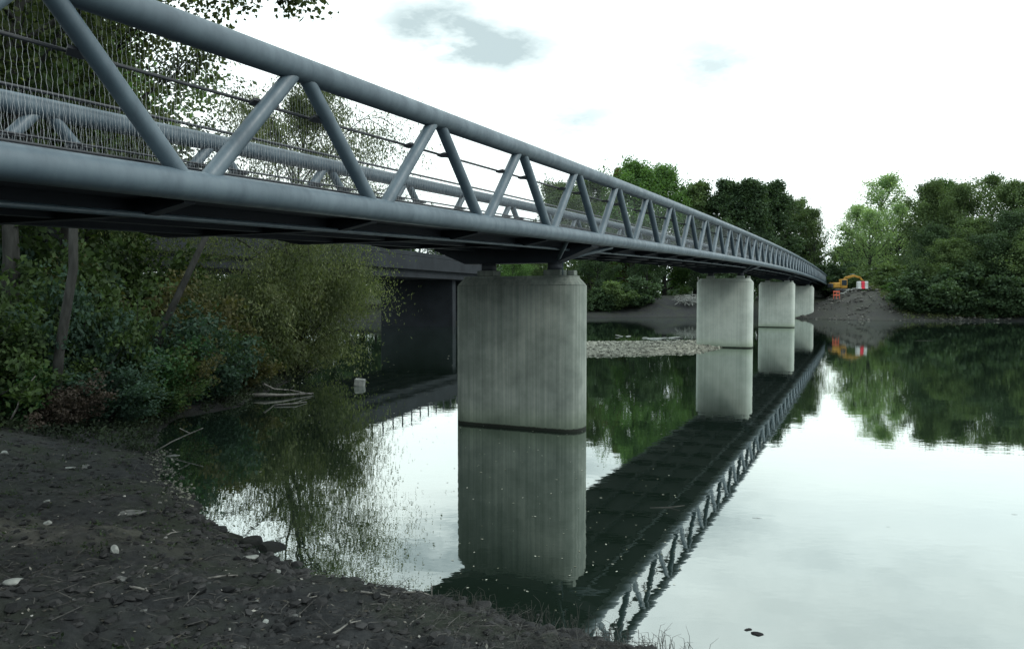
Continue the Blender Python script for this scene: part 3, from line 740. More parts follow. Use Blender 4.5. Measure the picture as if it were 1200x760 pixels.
V = leaf_cloud(rng, cs, rs, 46, .12, 0, .7, .75) - np.array(tuple(t11.location)); link('limb_foliage', crown_mesh(V, L_near, 'limb_foliage'), t11)
own_tree(13, -16.5, 25, 11.5, 5.5, L_dark, 'dark tree standing behind the two tall bank trees', 50, .22, base=.18, nb_=26, sub=6, minr=.6, up=.3)
own_tree(14, -14.5, 18.5, 9.0, 5.0, L_bush, 'dark tree at the far left behind the leaning trunk', 50, .22, base=.15, nb_=26, sub=6, minr=.6, up=.3)
own_tree(15, -8.6, 27.5, 9.8, 4.4, L_will, 'pale olive willow hanging over the water beside the deck',  128, .11, name='willow_tree', base=.1, nb_=34, sub=8, minr=.30, droop=.45, hang=.5, up=.6, lean=(.13, 0), aspect=.32, rtrunk=.16, thin=(4.2, .66))
own_tree(20, -7.6, 27.2, 3.0, 2.9, L_will, 'low outer willow whose curtain of twigs meets the water', 60, .11, name='willow_tree', base=.05, nb_=28, sub=7, minr=.4, droop=.4, hang=.5, up=.4, lean=(.12, 0), aspect=.34, rtrunk=.08)
own_tree(16, -8.9, 24.9, 2.5, 2.1, L_will, 'smaller olive willow in front of the large one under the deck', 60, .11, name='willow_tree', base=.08, nb_=26, sub=7, minr=.38, droop=.4, hang=.45, up=.6, lean=(.1, 0), aspect=.34, rtrunk=.1)
own_tree(17, -18.5, 32, 11.0, 5.0, L_mid, 'mid-green tree behind the willow', 46, .26, base=.1, nb_=28, sub=6, minr=.6, up=.4)
own_tree(18, -19.5, 27.5, 9.5, 5.5, L_dark, 'dark tree far back on the left bank', 40, .3, base=.1, nb_=28, sub=6, minr=.7, up=.4)
own_tree(19, -22, 36, 12.5, 6, L_dark, 'tree behind the willow near the road bridge', 40, .32, base=.08, nb_=28, sub=6, minr=.8, up=.4)
# leaning bare trunks under the deck
def log(name, pts, r0, r1, label, cat, mt=M_bark, group=None, n=8, twigs=()):
    m = MB(); k = len(pts); m.tube(pts, [r0 + (r1 - r0) * i / (k - 1) for i in range(k)], n)
    for t in twigs: m.tube(t, [r1 * .9 + .004, r1 * .6 + .003, .004][:len(t)] if len(t) <= 3 else r1 * .5, 5)
    o = m.build(name, mt); return tag(o, label, cat, group)

# ---- bank shrubs
def shrub_proto(seed, H, spread, per, size, hang=0):
    rng = np.random.default_rng(seed); m = MB(); cents = []; rads = []
    for j in range(13):
        az = rng.uniform(0, 2 * math.pi); el = rng.uniform(.3, 1.45)
        d = Vector((math.cos(az) * math.cos(el), math.sin(az) * math.cos(el), math.sin(el))); L = H * rng.uniform(.6, 1.05) * (1 if el > .8 else spread / H)
        pts = [Vector((rng.normal() * .12, rng.normal() * .12, -.1))]
        for q in range(5):
            d = (d + Vector((rng.normal() * .12, rng.normal() * .12, .02))).normalized(); pts.append(pts[-1] + d * L / 5)
            if q > 0:
                for w_ in range(3):
                    cc = pts[-1] + Vector(tuple(rng.normal(size=3))) * L * .09; cents.append(tuple(cc)); rads.append(L * .13)
        m.tube(pts, [.022 * H / 2 * (1 - .8 * i / 5) for i in range(6)], 5, caps=False)
    return m, leaf_cloud(rng, cents, rads, per, size, hang)
for i in range(3): protos['shrub', i] = shrub_proto(400 + i, 2.0, 1.6, 60, .095)
for i in range(2): protos['fshrub', i] = shrub_proto(420 + i, 2.0, 1.8, 90, .15)
def shrub(kind, var, x, y, H, lm, label, sx=1.0, rot=0.0, group='shrubs on the near left bank'):
    m, V = protos[kind, var]; key = (kind, var, lm.name)
    if (kind, var) not in meshes: meshes[kind, var] = m.mesh('stems', M_bark)
    key = (kind, var, 'foliage')
    if key not in meshes: meshes[key] = crown_mesh(V, lm, 'foliage')
    e = empty('shrub', (x, y, gz(x, y)), label, 'shrub', group)
    e.rotation_euler = (0, 0, rot); k = H / 2; e.scale = (k * sx, k * sx, k)
    link('stems', meshes[kind, var], e); own(link('foliage', meshes[key], e), lm); return e
def land_xy(px, Y): return px2(px, Y), Y
SHR = [ # var px Y H mat sx label
 (0, -10, 14.5, 1.4, L_bush2, 1.3, 'bright green shrub at the left edge under the deck'),
 (1, 30, 16.5, 2.6, L_bush, 1.0, 'dark shrub at the foot of the left tree trunk'),
 (2, 62, 14.6, 1.0, L_brown, 1.3, 'brown withered bush with pinkish dead leaves'),
 (0, 95, 17.0, 2.2, L_bush4, 1.0, 'blue-green bush between the withered bush and the leaning trunk'),
 (1, 140, 17.6, 1.9, L_bush2, 1.2, 'low bright green bush in front of the leaning trunk'),
 (2, 175, 18.0, 1.6, L_bush2, 1.0, 'bright green bush spilling to the mud by the water'),
 (0, 205, 19.5, 2.4, L_bush4, 1.1, 'teal-green bush left of the driftwood'),
 (1, 235, 20.5, 1.9, L_bush, 1.1, 'dark bush close to the waterline left of the driftwood'),
 (2, 262, 22.5, 2.5, L_bush3, 1.0, 'olive bush in front of the small willow'),
 (0, 285, 23.5, 1.7, L_bush, 1.0, 'low dark bush beside the driftwood'),
 (1, 160, 21.0, 3.5, L_bush3, .9, 'tall olive shrub under the deck'),
 (2, 105, 20.0, 4.4, L_bush, .9, 'tall dark shrub with pale flecks under the deck'),
 (0, 50, 20.0, 4.2, L_bush4, .9, 'tall shrub behind the left tree trunk'),
 (1, 0, 18.0, 3.8, L_bush, .9, 'tall dark shrub at the far left'),
 (1, 12, 15.6, 3.1, L_bush, .8, 'ivy-hung dark shrub reaching the deck at the left edge'),
 (0, 75, 15.8, 3.0, L_bush4, .75, 'dark shrub climbing the upright grey trunk'),
 (2, 128, 17.2, 3.0, L_bush, .8, 'dark shrub just left of the leaning trunk'),
 (1, 190, 18.4, 2.1, L_bush3, .85, 'dull olive shrub right of the leaning trunk'),
 (0, 245, 20.2, 1.8, L_bush4, .95, 'drooping shrub over the mud by the shaded inlet'),
 (0, 42, 15.0, 1.7, L_bush, 1.2, 'low dark bush between the withered bush and the left edge'),
 (2, 112, 15.8, 1.4, L_bush4, 1.4, 'low spreading bush in front of the upright trunk'),
 (1, 160, 17.0, 1.3, L_bush, 1.4, 'low spreading bush on the mud before the bright green bushes'),
 (2, 205, 24.5, 3.4, L_bush, .9, 'tall dark shrub behind the teal bush'),
 (0, 330, 28.0, 2.5, L_bush3, 1.0, 'olive bush at the foot of the large willow'),
 (1, 300, 27.0, 2.6, L_bush, 1.0, 'dark bush under the large willow'),
 (2, -70, 14.0, 2.6, L_bush, 1.1, 'dark shrub outside the left edge of the view'),
 (0, 130, 25.0, 4.6, L_bush, 1.1, 'shrub at the back of the left thicket'),
 (1, 20, 26.0, 5.0, L_bush, 1.2, 'largest dark shrub at the back of the thicket'),
]
for i, (v, px, Y, H, lm, sx, lb) in enumerate(SHR):
    x, y = land_xy(px, Y); shrub('shrub', v, x, y, H, lm, lb, sx, i * 1.7)
FSH = [
 (0, 700, 96, 2.8, L_dark2, 'low shrub on the far bank right of the nearest pier'), (1, 720, 97, 3.4, L_dark, 'round shrub on the far bank above the gravel bar'),
 (0, 745, 99, 3.6, L_dark2, 'dark shrub left of the bare brown bank'), (1, 668, 93, 3.0, L_dark2, 'shrub half hidden by the nearest pier'),
 (0, 590, 82, 3.4, L_mid, 'green shrub seen under the deck over the nearest pier'), (1, 618, 84, 3.6, L_mid, 'light shrub in the slot above the nearest pier'),
 (0, 1045, 92, 1.6, L_mid, 'low green bush on the spoil mound slope'), (1, 1030, 95, 2.0, L_dark, 'dark bush behind the crest of the spoil mound'),
 (0, 1060, 88, 2.2, L_mid, 'green bush where the mound meets the right bank'), (1, 1075, 86, 4.2, L_dark2, 'dark bush at the water right of the mound'),
 (0, 1098, 86.5, 2.0, L_dark2, 'dark bush hanging over the right bank water'), (1, 1122, 85, 5.0, L_dark2, 'dark waterside bush below the rounded tree'),
 (0, 1148, 85.5, 2.2, L_dark, 'waterside bush below the loose-crowned tree'), (1, 1172, 83.5, 4.4, L_dark2, 'dark waterside bush near the right edge'),
 (0, 1198, 84, 2.4, L_dark, 'waterside bush at the right edge'), (1, 1225, 83, 4.2, L_dark2, 'waterside bush beyond the right edge'),
 (0, 1010, 112, 4.6, L_dark, 'shrub behind the yellow excavator'), (1, 985, 116, 5.0, L_dark2, 'dark shrub behind the excavator boom'),
 (0, 960, 118, 4.6, L_dark2, 'dark shrub behind the far end of the footbridge'), (1, 1040, 104, 4.8, L_dark, 'tall shrub right of the red and white barrier'),
 (0, 500, 82, 2.6, L_dark2, 'dark shrub beside the road bridge abutment'), (1, 850, 101, 3.6, L_dark2, 'dark shrub behind the second pier'),
]
for i, (v, px, Y, H, lm, lb) in enumerate(FSH):
    x = px2(px, Y); shrub('fshrub', v, x, Y, H, lm, lb, 1.25, i * 2.1, 'shrubs along the far bank')

# ================================================================== gravel bar
def scatter_rocks(rng, n, pos, smin, smax, name, mt, flat=.6):
    base = np.array([(1, 0, 0), (-1, 0, 0), (0, 1, 0), (0, -1, 0), (0, 0, 1), (0, 0, -1)], float)
    # octahedron with split jitter = 12-vertex lumps kept cheap
    t = (1 + 5 ** .5) / 2
    ic = np.array([(-1, t, 0), (1, t, 0), (-1, -t, 0), (1, -t, 0), (0, -1, t), (0, 1, t), (0, -1, -t), (0, 1, -t), (t, 0, -1), (t, 0, 1), (-t, 0, -1), (-t, 0, 1)]) / 1.9
    fi = np.array([(0, 11, 5), (0, 5, 1), (0, 1, 7), (0, 7, 10), (0, 10, 11), (1, 5, 9), (5, 11, 4), (11, 10, 2), (10, 7, 6), (7, 1, 8), (3, 9, 4), (3, 4, 2), (3, 2, 6), (3, 6, 8), (3, 8, 9), (4, 9, 5), (2, 4, 11), (6, 2, 10), (8, 6, 7), (9, 8, 1)])
    V = ic[None] * (1 + rng.normal(size=(n, 12, 1)) * .16)
    s = (smin + (smax - smin) * rng.uniform(0, 1, n) ** 2.5)
    V = V * (s[:, None] * .5)[:, :, None] * np.stack([rng.uniform(.7, 1.3, n), rng.uniform(.7, 1.3, n), rng.uniform(.4, .8, n) * flat / .6], 1)[:, None, :]
    a = rng.uniform(0, 6.28, n); ca, sa = np.cos(a)[:, None], np.sin(a)[:, None]
    X = V[..., 0] * ca - V[..., 1] * sa; Yv = V[..., 0] * sa + V[..., 1] * ca
    V = np.stack([X, Yv, V[..., 2]], -1) + pos[:, None, :]
    F = (fi[None] + (np.arange(n) * 12)[:, None, None]).reshape(-1, 3)
    return np_mesh(name, V.reshape(-1, 3), F, mt)
GB = [(1.5, 36.6), (4, 36.0), (6.5, 36.4), (9.2, 38.2), (11.4, 41), (12.4, 44), (11.5, 46.4), (8.5, 46.2), (5, 45.2), (1, 45.0), (-1, 43), (-.5, 39)]
xs = np.linspace(-3, 14.5, 120); ys = np.linspace(34, 49, 110); X, Y = np.meshgrid(xs, ys)
d = sdf(X, Y, GB); d = -d + fbm(X * .8, Y * .8, 4, 77) * .8      # positive inside
Z = np.where(d > 0, .17 * (1 - np.exp(-d / .8)) + fbm(X * 3, Y * 3, 3, 78) * .04, np.maximum(.3 * d, -.9))
i = np.arange(109)[:, None] * 120 + np.arange(119)[None]
F = np.stack([i, i + 1, i + 121, i + 120], -1).reshape(-1, 4)
M_grav = noisy('gravel', (.10, .108, .088), (.26, .27, .23), 16, .95, .9, 30, world=True, dist=.05)
tag(link('gravel_bar', np_mesh('gravel_bar', np.stack([X.ravel(), Y.ravel(), Z.ravel()], 1), F, M_grav, True)), 'low pale gravel bar in the river between the first two piers', 'gravel bar', kind='structure')
rng = np.random.default_rng(8)
p = np.stack([rng.uniform(-2.5, 13.5, 9000), rng.uniform(34.5, 48, 9000)], 1)
dg = -sdf(p[:, 0], p[:, 1], GB) + fbm(p[:, 0] * .8, p[:, 1] * .8, 4, 77) * .8
p = p[dg > -.12][:4200]; dg = dg[dg > -.12][:4200]
zz = np.where(dg > 0, .17 * (1 - np.exp(-dg / .8)), .0) + .01
M_peb = leafmat('gravel_stones', (.08, .085, .07), (.33, .34, .29), 0, 2, island=1.0)
tag(link('gravel', scatter_rocks(rng, len(p), np.column_stack([p, zz]), .05, .2, 'gravel', M_peb)), 'loose stones covering the gravel bar', 'gravel', kind='stuff')

# ================================================================== foreground bank detail
rng = np.random.default_rng(21)
def bank_points(n, near=True, dmin=.0, dmax=9):
    out = []
    while len(out) < n:
        Y = 3.4 + rng.uniform(0, 1, 4 * n) ** 1.3 * 13; X = rng.uniform(-.72, .28, 4 * n) * Y
        dd_ = sdf(X, Y); ok = (dd_ > dmin) & (dd_ < dmax)
        for a, b in zip(X[ok], Y[ok]): out.append((a, b))
    out = np.array(out[:n]); return out, terrain(out[:, 0], out[:, 1])
pp, pz = bank_points(5200)
M_clod = leafmat('clods', (.008, .009, .010), (.027, .028, .029), 0, 4, island=.9)
tag(link('soil_clods', scatter_rocks(rng, len(pp), np.column_stack([pp, pz + .003]), .015, .12, 'soil_clods', M_clod)), 'loose dark clods of soil over the near bank', 'soil', kind='stuff')
pp, pz = bank_points(300)
tag(link('pebbles', scatter_rocks(rng, len(pp), np.column_stack([pp, pz + .005]), .012, .06, 'pebbles', leafmat('pebble_mix', (.03, .034, .036), (.12, .125, .12), 0, 4, c3=(.42, .42, .4), island=1.0))), 'small pale pebbles scattered on the near bank', 'pebbles', kind='stuff')
# line of pale debris along the water's edge
sel = []
for _ in range(600):
    t = rng.uniform(0, 1); a = Vector((-6.6, 14.2)).lerp(Vector((-4.35, 10.2)), t); sel.append((a.x + rng.normal() * .14 - .05, a.y + rng.normal() * .14 - .05))
sel = np.array(sel); tag(link('shoreline_debris', scatter_rocks(rng, len(sel), np.column_stack([sel, np.maximum(terrain(sel[:, 0], sel[:, 1]), 0) + .0]), .012, .065, 'shoreline_debris', leafmat('shore_mix', (.02, .022, .02), (.15, .155, .13), 0, 4, island=1.0))), 'strip of pale stones and chips along the water edge', 'debris', kind='stuff')
sh = []
path = [Vector(q) for q in SHORE[14:28]]
for _ in range(900):
    i_ = int(rng.integers(0, len(path) - 1)); a = path[i_].lerp(path[i_ + 1], rng.uniform(0, 1)); sh.append((a.x + rng.normal() * .10 - .06, a.y + rng.normal() * .12 - .12))
sh = np.array(sh); tag(link('shoreline_clods', scatter_rocks(rng, len(sh), np.column_stack([sh, np.maximum(terrain(sh[:, 0], sh[:, 1]), -.01) + .005]), .03, .17, 'shoreline_clods', M_clod)), 'wet clods of soil broken off along the water edge', 'soil', kind='stuff')
# twigs, dead grass, leaves
def sticks(n, lmin, lmax, r, mt, name, pts, lift=.0, tilt=.18):
    m = MB(); P_, Z_ = pts
    for (x, y), z in zip(P_, Z_):
        a = rng.uniform(0, 6.28); L = lmin + (lmax - lmin) * rng.uniform(0, 1) ** 3; d = Vector((math.cos(a), math.sin(a), rng.normal() * tilt)).normalized()
        c = Vector((x, y, z + r + lift)); k = Vector((rng.normal(), rng.normal(), abs(rng.normal()))) * L * .08
        m.tube([c - d * L / 2, c + k, c + d * L / 2], [r, r * .9, r * .4], 4, caps=False, smooth=False)
    return link(name, m.mesh(name, mt))
tag(sticks(0, .06, .42, .0035, M_twig, 'fallen_twigs', bank_points(1700)), 'fine dead twigs littering the near bank', 'twigs', kind='stuff')
# straw: denser near the bottom centre water edge
def straw_pts(n):
    o = []
    while len(o) < n:
        t = rng.uniform(0, 1); x = -1.4 + 3.0 * t; y = 7.5 - 2.1 * t - abs(rng.normal()) * .75 + .1
        o.append((x + rng.normal() * .1, y))
    o = np.array(o); d_ = sdf(o[:, 0], o[:, 1]); o = o[d_ > -.12]; return o, np.maximum(terrain(o[:, 0], o[:, 1]), 0)
tag(sticks(0, .06, .5, .0022, M_straw, 'dead_grass', straw_pts(1300), .01, .35), 'matted dead grass stems along the near water edge', 'dead grass', kind='stuff')
V = []
pp, pz = bank_points(2200)
nrm = rng.normal(size=(len(pp), 3)) * .35; nrm[:, 2] += 1; a = rng.normal(size=(len(pp), 3)); b = np.cross(a, nrm); b /= np.linalg.norm(b, axis=1)[:, None]; a = np.cross(nrm, b); a /= np.linalg.norm(a, axis=1)[:, None]
s_ = rng.uniform(.006, .026, len(pp))[:, None]; c_ = np.column_stack([pp, pz + .012])
Vl = np.stack([c_ - a * s_, c_ + b * s_ * .5, c_ + a * s_, c_ - b * s_ * .5], 1).reshape(-1, 3)
tag(link('leaf_litter', crown_mesh(Vl, leafmat('litter', (.02, .02, .018), (.075, .07, .055), 0, 3, c3=(.24, .24, .22), island=1.0), 'leaf_litter')), 'dead leaves scattered over the muddy bank', 'leaf litter', kind='stuff')
# low weeds
pp, pz = bank_points(900); sel = fbm(pp[:, 0] * .8, pp[:, 1] * .8, 3, 61) > .02; pp, pz = pp[sel], pz[sel]
V = leaf_cloud(rng, np.column_stack([pp, pz + .02]), .06, 12, .035)
tag(link('low_weeds', crown_mesh(V, M_moss, 'low_weeds')), 'thin patches of small green weeds on the near bank', 'weeds', kind='stuff')
pp = np.column_stack([rng.uniform(-13, -5.8, 2600), rng.uniform(13.4, 33, 2600)]); d_ = sdf(pp[:, 0], pp[:, 1]); pp = pp[(d_ > .0) & (d_ < 3.4)]
V = leaf_cloud(rng, np.column_stack([pp, terrain(pp[:, 0], pp[:, 1]) + .08]), .16, 30, .07)
tag(link('ground_cover', crown_mesh(V, leafmat('leaves_low', (.010, .017, .011), (.03, .045, .024), .2, 1.4), 'ground_cover')), 'dark ground plants below the left bank shrubs', 'ground cover', kind='stuff')

def rock(x, y, s, label, mt=M_stone, name='rock', group='stones lying on the near bank', sq=(1.2, 1, .6), seed=0, z=None):
    r_ = np.random.default_rng(seed + 900); import bmesh
    bm = bmesh.new(); bmesh.ops.create_icosphere(bm, subdivisions=3, radius=.5)
    pl = [(Vector(tuple(r_.normal(size=3))).normalized(), r_.uniform(.28, .42)) for _ in range(9)]
    for v in bm.verts:
        for n_, d_ in pl:
            q = v.co.dot(n_)
            if q > d_: v.co -= n_ * (q - d_)
        v.co += v.co.normalized() * float(fbm(np.array([v.co.x * 4 + seed]), np.array([v.co.y * 4 + v.co.z * 3]), 3, 5)[0]) * .05
        v.co = Vector((v.co.x * sq[0] * s, v.co.y * sq[1] * s, v.co.z * sq[2] * s))
    me = bpy.data.meshes.new(name); bm.to_mesh(me); bm.free(); me.materials.append(mt)
    o = link(name, me); o.location = (x, y, (gz(x, y) if z is None else z) + s * sq[2] * .16); o.rotation_euler = (r_.normal() * .1, r_.normal() * .1, r_.uniform(0, 6)); return tag(o, label, 'stone', group)
def gp(px, py):                              # where the line of sight through a picture point meets the bank
    u, v = (px - 600) / 900, (py - 344) / 900
    Ys = np.linspace(3, 40, 1500); zz_ = EYE - v * Ys; t_ = np.maximum(terrain(u * Ys, Ys), 0)
    k = np.argmax(zz_ <= t_); return float(u * Ys[k]), float(Ys[k])
RK = [(286, 658, .16, 'flat pale stone at the foot of a dark clod near the water', M_pale, (1.5, .9, .35)), (318, 645, .34, 'dark lump of soil at the water edge', M_ground, (1.3, 1, .6)),
      (293, 640, .26, 'dark rounded clod left of the water edge lump', M_ground, (1.2, 1, .7)), (50, 616, .09, 'small pale stone by the sandy patch', M_pale, (1.3, 1, .6)),
      (97, 549, .15, 'flat grey stone on the upper bank', M_stone, (1.6, 1, .35)), (78, 550, .12, 'pale flat stone left of another flat stone', M_pale, (1.5, .9, .35)),
      (150, 605, .24, 'slab of dried clay on the sandy hump', M_stone, (1.7, .8, .3)), (128, 652, .11, 'small upright pale stone in the middle of the bank', M_pale, (.8, .8, 1.1)),
      (135, 685, .1, 'small grey stone near the left bottom', M_stone, (1.2, 1, .6)), (8, 688, .12, 'greenish white stone at the left edge', M_pale, (1.3, 1, .5)),
      (278, 610, .12, 'white stone touching the water line', M_pale, (1.8, 1, .4)), (307, 735, .06, 'tiny white stone at the bottom of the bank', M_pale, (1.2, 1, .6)),
      (200, 535, .22, 'stone at the edge of the shaded inlet', M_stone, (1.4, 1, .5)), (214, 543, .14, 'pale stone beside the shaded inlet', M_pale, (1.4, 1, .5)),
      (50, 590, .07, 'pale chip above the sandy patch', M_pale, (1.4, 1, .5)), (322, 674, .08, 'small pale stone below the dark lump', M_pale, (1.4, 1, .5)), (0, 533, .13, 'pale stone at the left edge of the upper bank', M_pale, (1.3, 1, .6))]
for i, (px, py, s, lb, mt, sq) in enumerate(RK):
    x, y = gp(px, py); rock(x, y, s, lb, mt, 'soil_clod' if mt is M_ground else 'rock', sq=sq, seed=i)
# branches lying on the bank
BR = [((238, 684), (274, 680), .012, 'pale stick below the dark lump'), ((334, 718), (368, 706), .011, 'forked stick near the bottom of the bank'), ((145, 695), (175, 702), .012, 'short pale stick in the lower left bank'),
      ((112, 660), (130, 650), .008, 'thin stick leaning on the small upright stone'), ((300, 620), (314, 634), .012, 'pale stick pointing down to the water'), ((178, 530), (236, 502), .016, 'long bare branch leaning over the inlet'),
      ((465, 700), (528, 697), .010, 'stick lying along the water edge at bottom centre'), ((420, 702), (455, 705), .011, 'curved stick left of bottom centre'), ((478, 740), (496, 727), .010, 'stick standing in dead grass'),
      ((560, 703), (568, 697), .010, 'broken stub at the water edge'), ((380, 755), (420, 735), .010, 'long twig at the bottom edge'), ((190, 632), (207, 627), .009, 'short twig in the middle of the bank'),
      ((5, 500), (40, 440), .02, 'bent bare stem at the far left'), ((45, 508), (62, 494), .013, 'fallen twig under the withered bush')]
for i, (a, b, r, lb) in enumerate(BR):
    xa, ya = gp(*a); xb, yb = gp(*b)
    if i in (5, 12): # raised tips
        za, zb_ = gz(xa, ya), gz(xb, yb) + .3; D = ya; xb = px2(b[0], D + .4); yb = D + .4; zb_ = EYE + (344 - b[1]) / 900 * yb
    else: za, zb_ = gz(xa, ya) + r, gz(xb, yb) + r
    A_, B_ = Vector((xa, ya, za)), Vector((xb, yb, zb_)); L = (B_ - A_).length; rg = random.Random(i)
    mid = [A_.lerp(B_, t) + Vector((rg.uniform(-1, 1), rg.uniform(-1, 1), rg.uniform(0, .8))) * L * .06 for t in (.33, .66)]
    tw = [[mid[1], mid[1] + Vector((rg.uniform(-1, 1), rg.uniform(-1, 1), .5)) * L * .22]]
    log('fallen_branch', [A_, mid[0], mid[1], B_], r, r * .5, lb, 'branch', M_wood, 'dead branches lying on the near bank', 6, tw)
# driftwood at the shaded water edge
def wp_(px, py, z=0.0):
    Y = 900 * (EYE - z) / (py - 344); return Vector((px2(px, Y), Y, z))
log('driftwood', [wp_(283, 464, .06), wp_(310, 463, .1), wp_(330, 463, .08), wp_(366, 461, .03)], .07, .02, 'bleached driftwood log lying at the shaded water edge', 'driftwood', M_wood, 'driftwood by the willow', 8)
log('driftwood', [wp_(308, 450, .4), wp_(320, 456, .22), wp_(338, 457, .2), wp_(364, 462, .04)], .03, .012, 'thin pale crooked branch arching over the driftwood log', 'driftwood', M_wood, 'driftwood by the willow', 6, [[wp_(338, 457, .2), wp_(344, 452, .33)]])
log('driftwood', [wp_(320, 475, .02), wp_(345, 473, .04), wp_(358, 471, .02)], .03, .012, 'short sunken stick in front of the driftwood log', 'driftwood', M_wood, 'driftwood by the willow', 6)
# leaning trunk under the deck
log('leaning_trunk', [Vector((-8.9, 18.6, gz(-8.9, 18.6) - .1)), Vector((-8.6, 18.8, 2.0)), Vector((-8.0, 19, 3.4)), Vector((-7.2, 19.2, 5.2))], .11, .07, 'bare trunk leaning right under the deck', 'tree trunk', M_bark)
log('leaning_trunk', [Vector((-8.9, 14.8, gz(-8.9, 14.8) - .1)), Vector((-8.8, 14.9, 1.8)), Vector((-8.55, 15, 3.4)), Vector((-8.5, 15, 5.6))], .10, .08, 'upright grey trunk at the left under the deck', 'tree trunk', M_bark)

# things in the water
def floaty(px, py, L, label):
    c = wp_(px, py, .0); m = MB(); rg = random.Random(px)
    k_ = min(1, L / .5) * .6; m.tube([c + Vector((-L / 2, 0, .002)), c + Vector((0, rg.uniform(-.1, .1) * L, .006)), c + Vector((L / 2, rg.uniform(-.3, .3) * L, .001))], [.008 * k_, .012 * k_, .005 * k_], 5)
    m.tube([c, c + Vector((L * .25, -.3 * L, .008))], [.006 * k_, .003 * k_], 4)
    return tag(m.build('floating_twig', M_twig), label, 'twig', 'twigs floating on the river')
floaty(890, 609, .12, 'twig floating on bright water right of the truss reflection'); floaty(1046, 620, .05, 'small speck of wood floating on the open bright water')
floaty(1083, 399, 1.2, 'pale stick floating far out near the right bank'); floaty(785, 597, .5, 'twig floating in the dark bridge reflection'); floaty(1195, 605, .08, 'twig floating at the right edge')
o = rock(*(lambda q: (q.x, q.y))(wp_(893, 749)), .10, 'dark stone just breaking the water at the bottom of the photograph', M_ground, 'rock', 'stones in the shallows', (1.6, .8, .6), 71, -.02)
o = rock(*(lambda q: (q.x, q.y))(wp_(881, 744)), .06, 'smaller dark stone beside the one breaking the water', M_ground, 'rock', 'stones in the shallows', (1.4, .8, .6), 72, -.01)
# white box added to stand for a bright reflection on the dark water
f = wp_(421, 452); e = empty('float', (f.x, f.y, 0), 'small white box added for a bright reflection on the dark water left of the nearest pier', 'float')
m = MB(); m.cbox((f.x, f.y, .10), (.32, .26, .24), .02, Matrix.Rotation(.12, 3, 'Y')); m.build('body', M_pale, e)
m = MB(); m.tube([(f.x - .08, f.y, .215), (f.x - .08, f.y, .25), (f.x + .08, f.y, .25), (f.x + .08, f.y, .215)], .012, 6); m.build('handle', M_rail, e)
# specks on the water
V = []
n = 420; py = 344 + rng.uniform(70, 380, n); px = rng.uniform(300, 800, n); Yw = 900 * EYE / (py - 344); Xw = (px - 600) / 900 * Yw
ok = sdf(Xw, Yw) < -.3; Xw, Yw = Xw[ok], Yw[ok]; s_ = rng.uniform(.006, .02, len(Xw)) * (.5 + Yw / 14); an = rng.uniform(0, 6.28, len(Xw))
c_ = np.stack([Xw, Yw, np.full(len(Xw), .005)], 1); a = np.stack([np.cos(an), np.sin(an), 0 * an], 1) * s_[:, None]; b = np.stack([-np.sin(an), np.cos(an), 0 * an], 1) * s_[:, None] * .5
tag(link('floating_leaves', crown_mesh(np.stack([c_ - a, c_ + b, c_ + a, c_ - b], 1).reshape(-1, 3), leafmat('floaters', (.12, .13, .09), (.4, .42, .36), 0, 3, island=1.0), 'floating_leaves')), 'tiny leaves and specks floating on the river', 'leaves', kind='stuff')
# reedy stalks at the near edge
def stalks(n, cx, cy, sx_, sy_, h, name, label):
    m = MB()
    for _ in range(n):
        x, y = cx + rng.normal() * sx_, cy + rng.normal() * sy_; z = max(gz(x, y), -.02); hh = h * rng.uniform(.4, 1); a = rng.uniform(0, 6.28)
        d = Vector((math.cos(a), math.sin(a), 0)) * hh * .4
        p0 = Vector((x, y, z)); m.tube([p0, p0 + d * .4 + Vector((0, 0, hh * .7)), p0 + d * 1.2 + Vector((0, 0, hh * rng.uniform(.5, 1)))], [.0022, .0016, .0008], 4, caps=False, smooth=False)
    return tag(m.build(name, M_straw), label, 'grass tuft', 'dead tufts along the near water edge', 'stuff')
stalks(60, 1.1, 6.0, .16, .08, .28, 'grass_tuft', 'dead tuft where the bank meets the bright water')
stalks(26, 1.62, 5.72, .1, .05, .22, 'grass_tuft', 'sparse dead tuft standing in bright water at the bottom')
stalks(22, 2.2, 5.5, .14, .04, .14, 'grass_tuft', 'low dead tuft at the bottom right of the bank')
stalks(60, .15, 6.72, .22, .08, .22, 'grass_tuft', 'dead tuft at the foot of the pier reflection')
stalks(40, -.4, 7.05, .12, .06, .22, 'grass_tuft', 'dead tuft left of the pier reflection')
stalks(50, .65, 6.35, .2, .12, .2, 'grass_tuft', 'dead tuft below the bridge reflection')

# ================================================================== far bank works
# excavator
ex, ey = px2(984, 97), 97.0; ez = gz(ex, ey)
ex_e = empty('excavator', (ex, ey, ez), 'yellow tracked excavator with folded boom at the far end of the bridge', 'excavator')
def eb(name, c, size, mt, bev=.05, par=ex_e, rot=None):
    m = MB(); m.cbox(Vector((ex, ey, ez)) + Vector(c), size, bev, rot); return m.build(name, mt, par)
for sy in (-.75, .75):
    tr = eb('track', (0, sy, .28), (2.3, .4, .5), M_black, .2)
    for k in (-.8, 0, .8):
        m = MB(); q = Vector((ex + k, ey + sy - .215, ez + .27)); m.tube([q, q + Vector((0, .02, 0))], .17, 12); m.build('road_wheel', M_dark, tr)
eb('undercarriage', (0, 0, .42), (1.0, 1.2, .22), M_dark)
eb('engine_housing', (-.75, 0, .98), (1.0, 1.6, .78), M_yellow, .1)
cb = eb('cab', (.25, -.4, 1.2), (.95, .75, 1.3), M_yellow, .08)
eb('window', (.25, -.79, 1.35), (.7, .04, .75), M_glass, .01, cb); eb('window', (.74, -.4, 1.35), (.04, .6, .8), M_glass, .01, cb)
eb('counterweight', (-1.35, 0, .9), (.25, 1.5, .6), M_dark, .08)
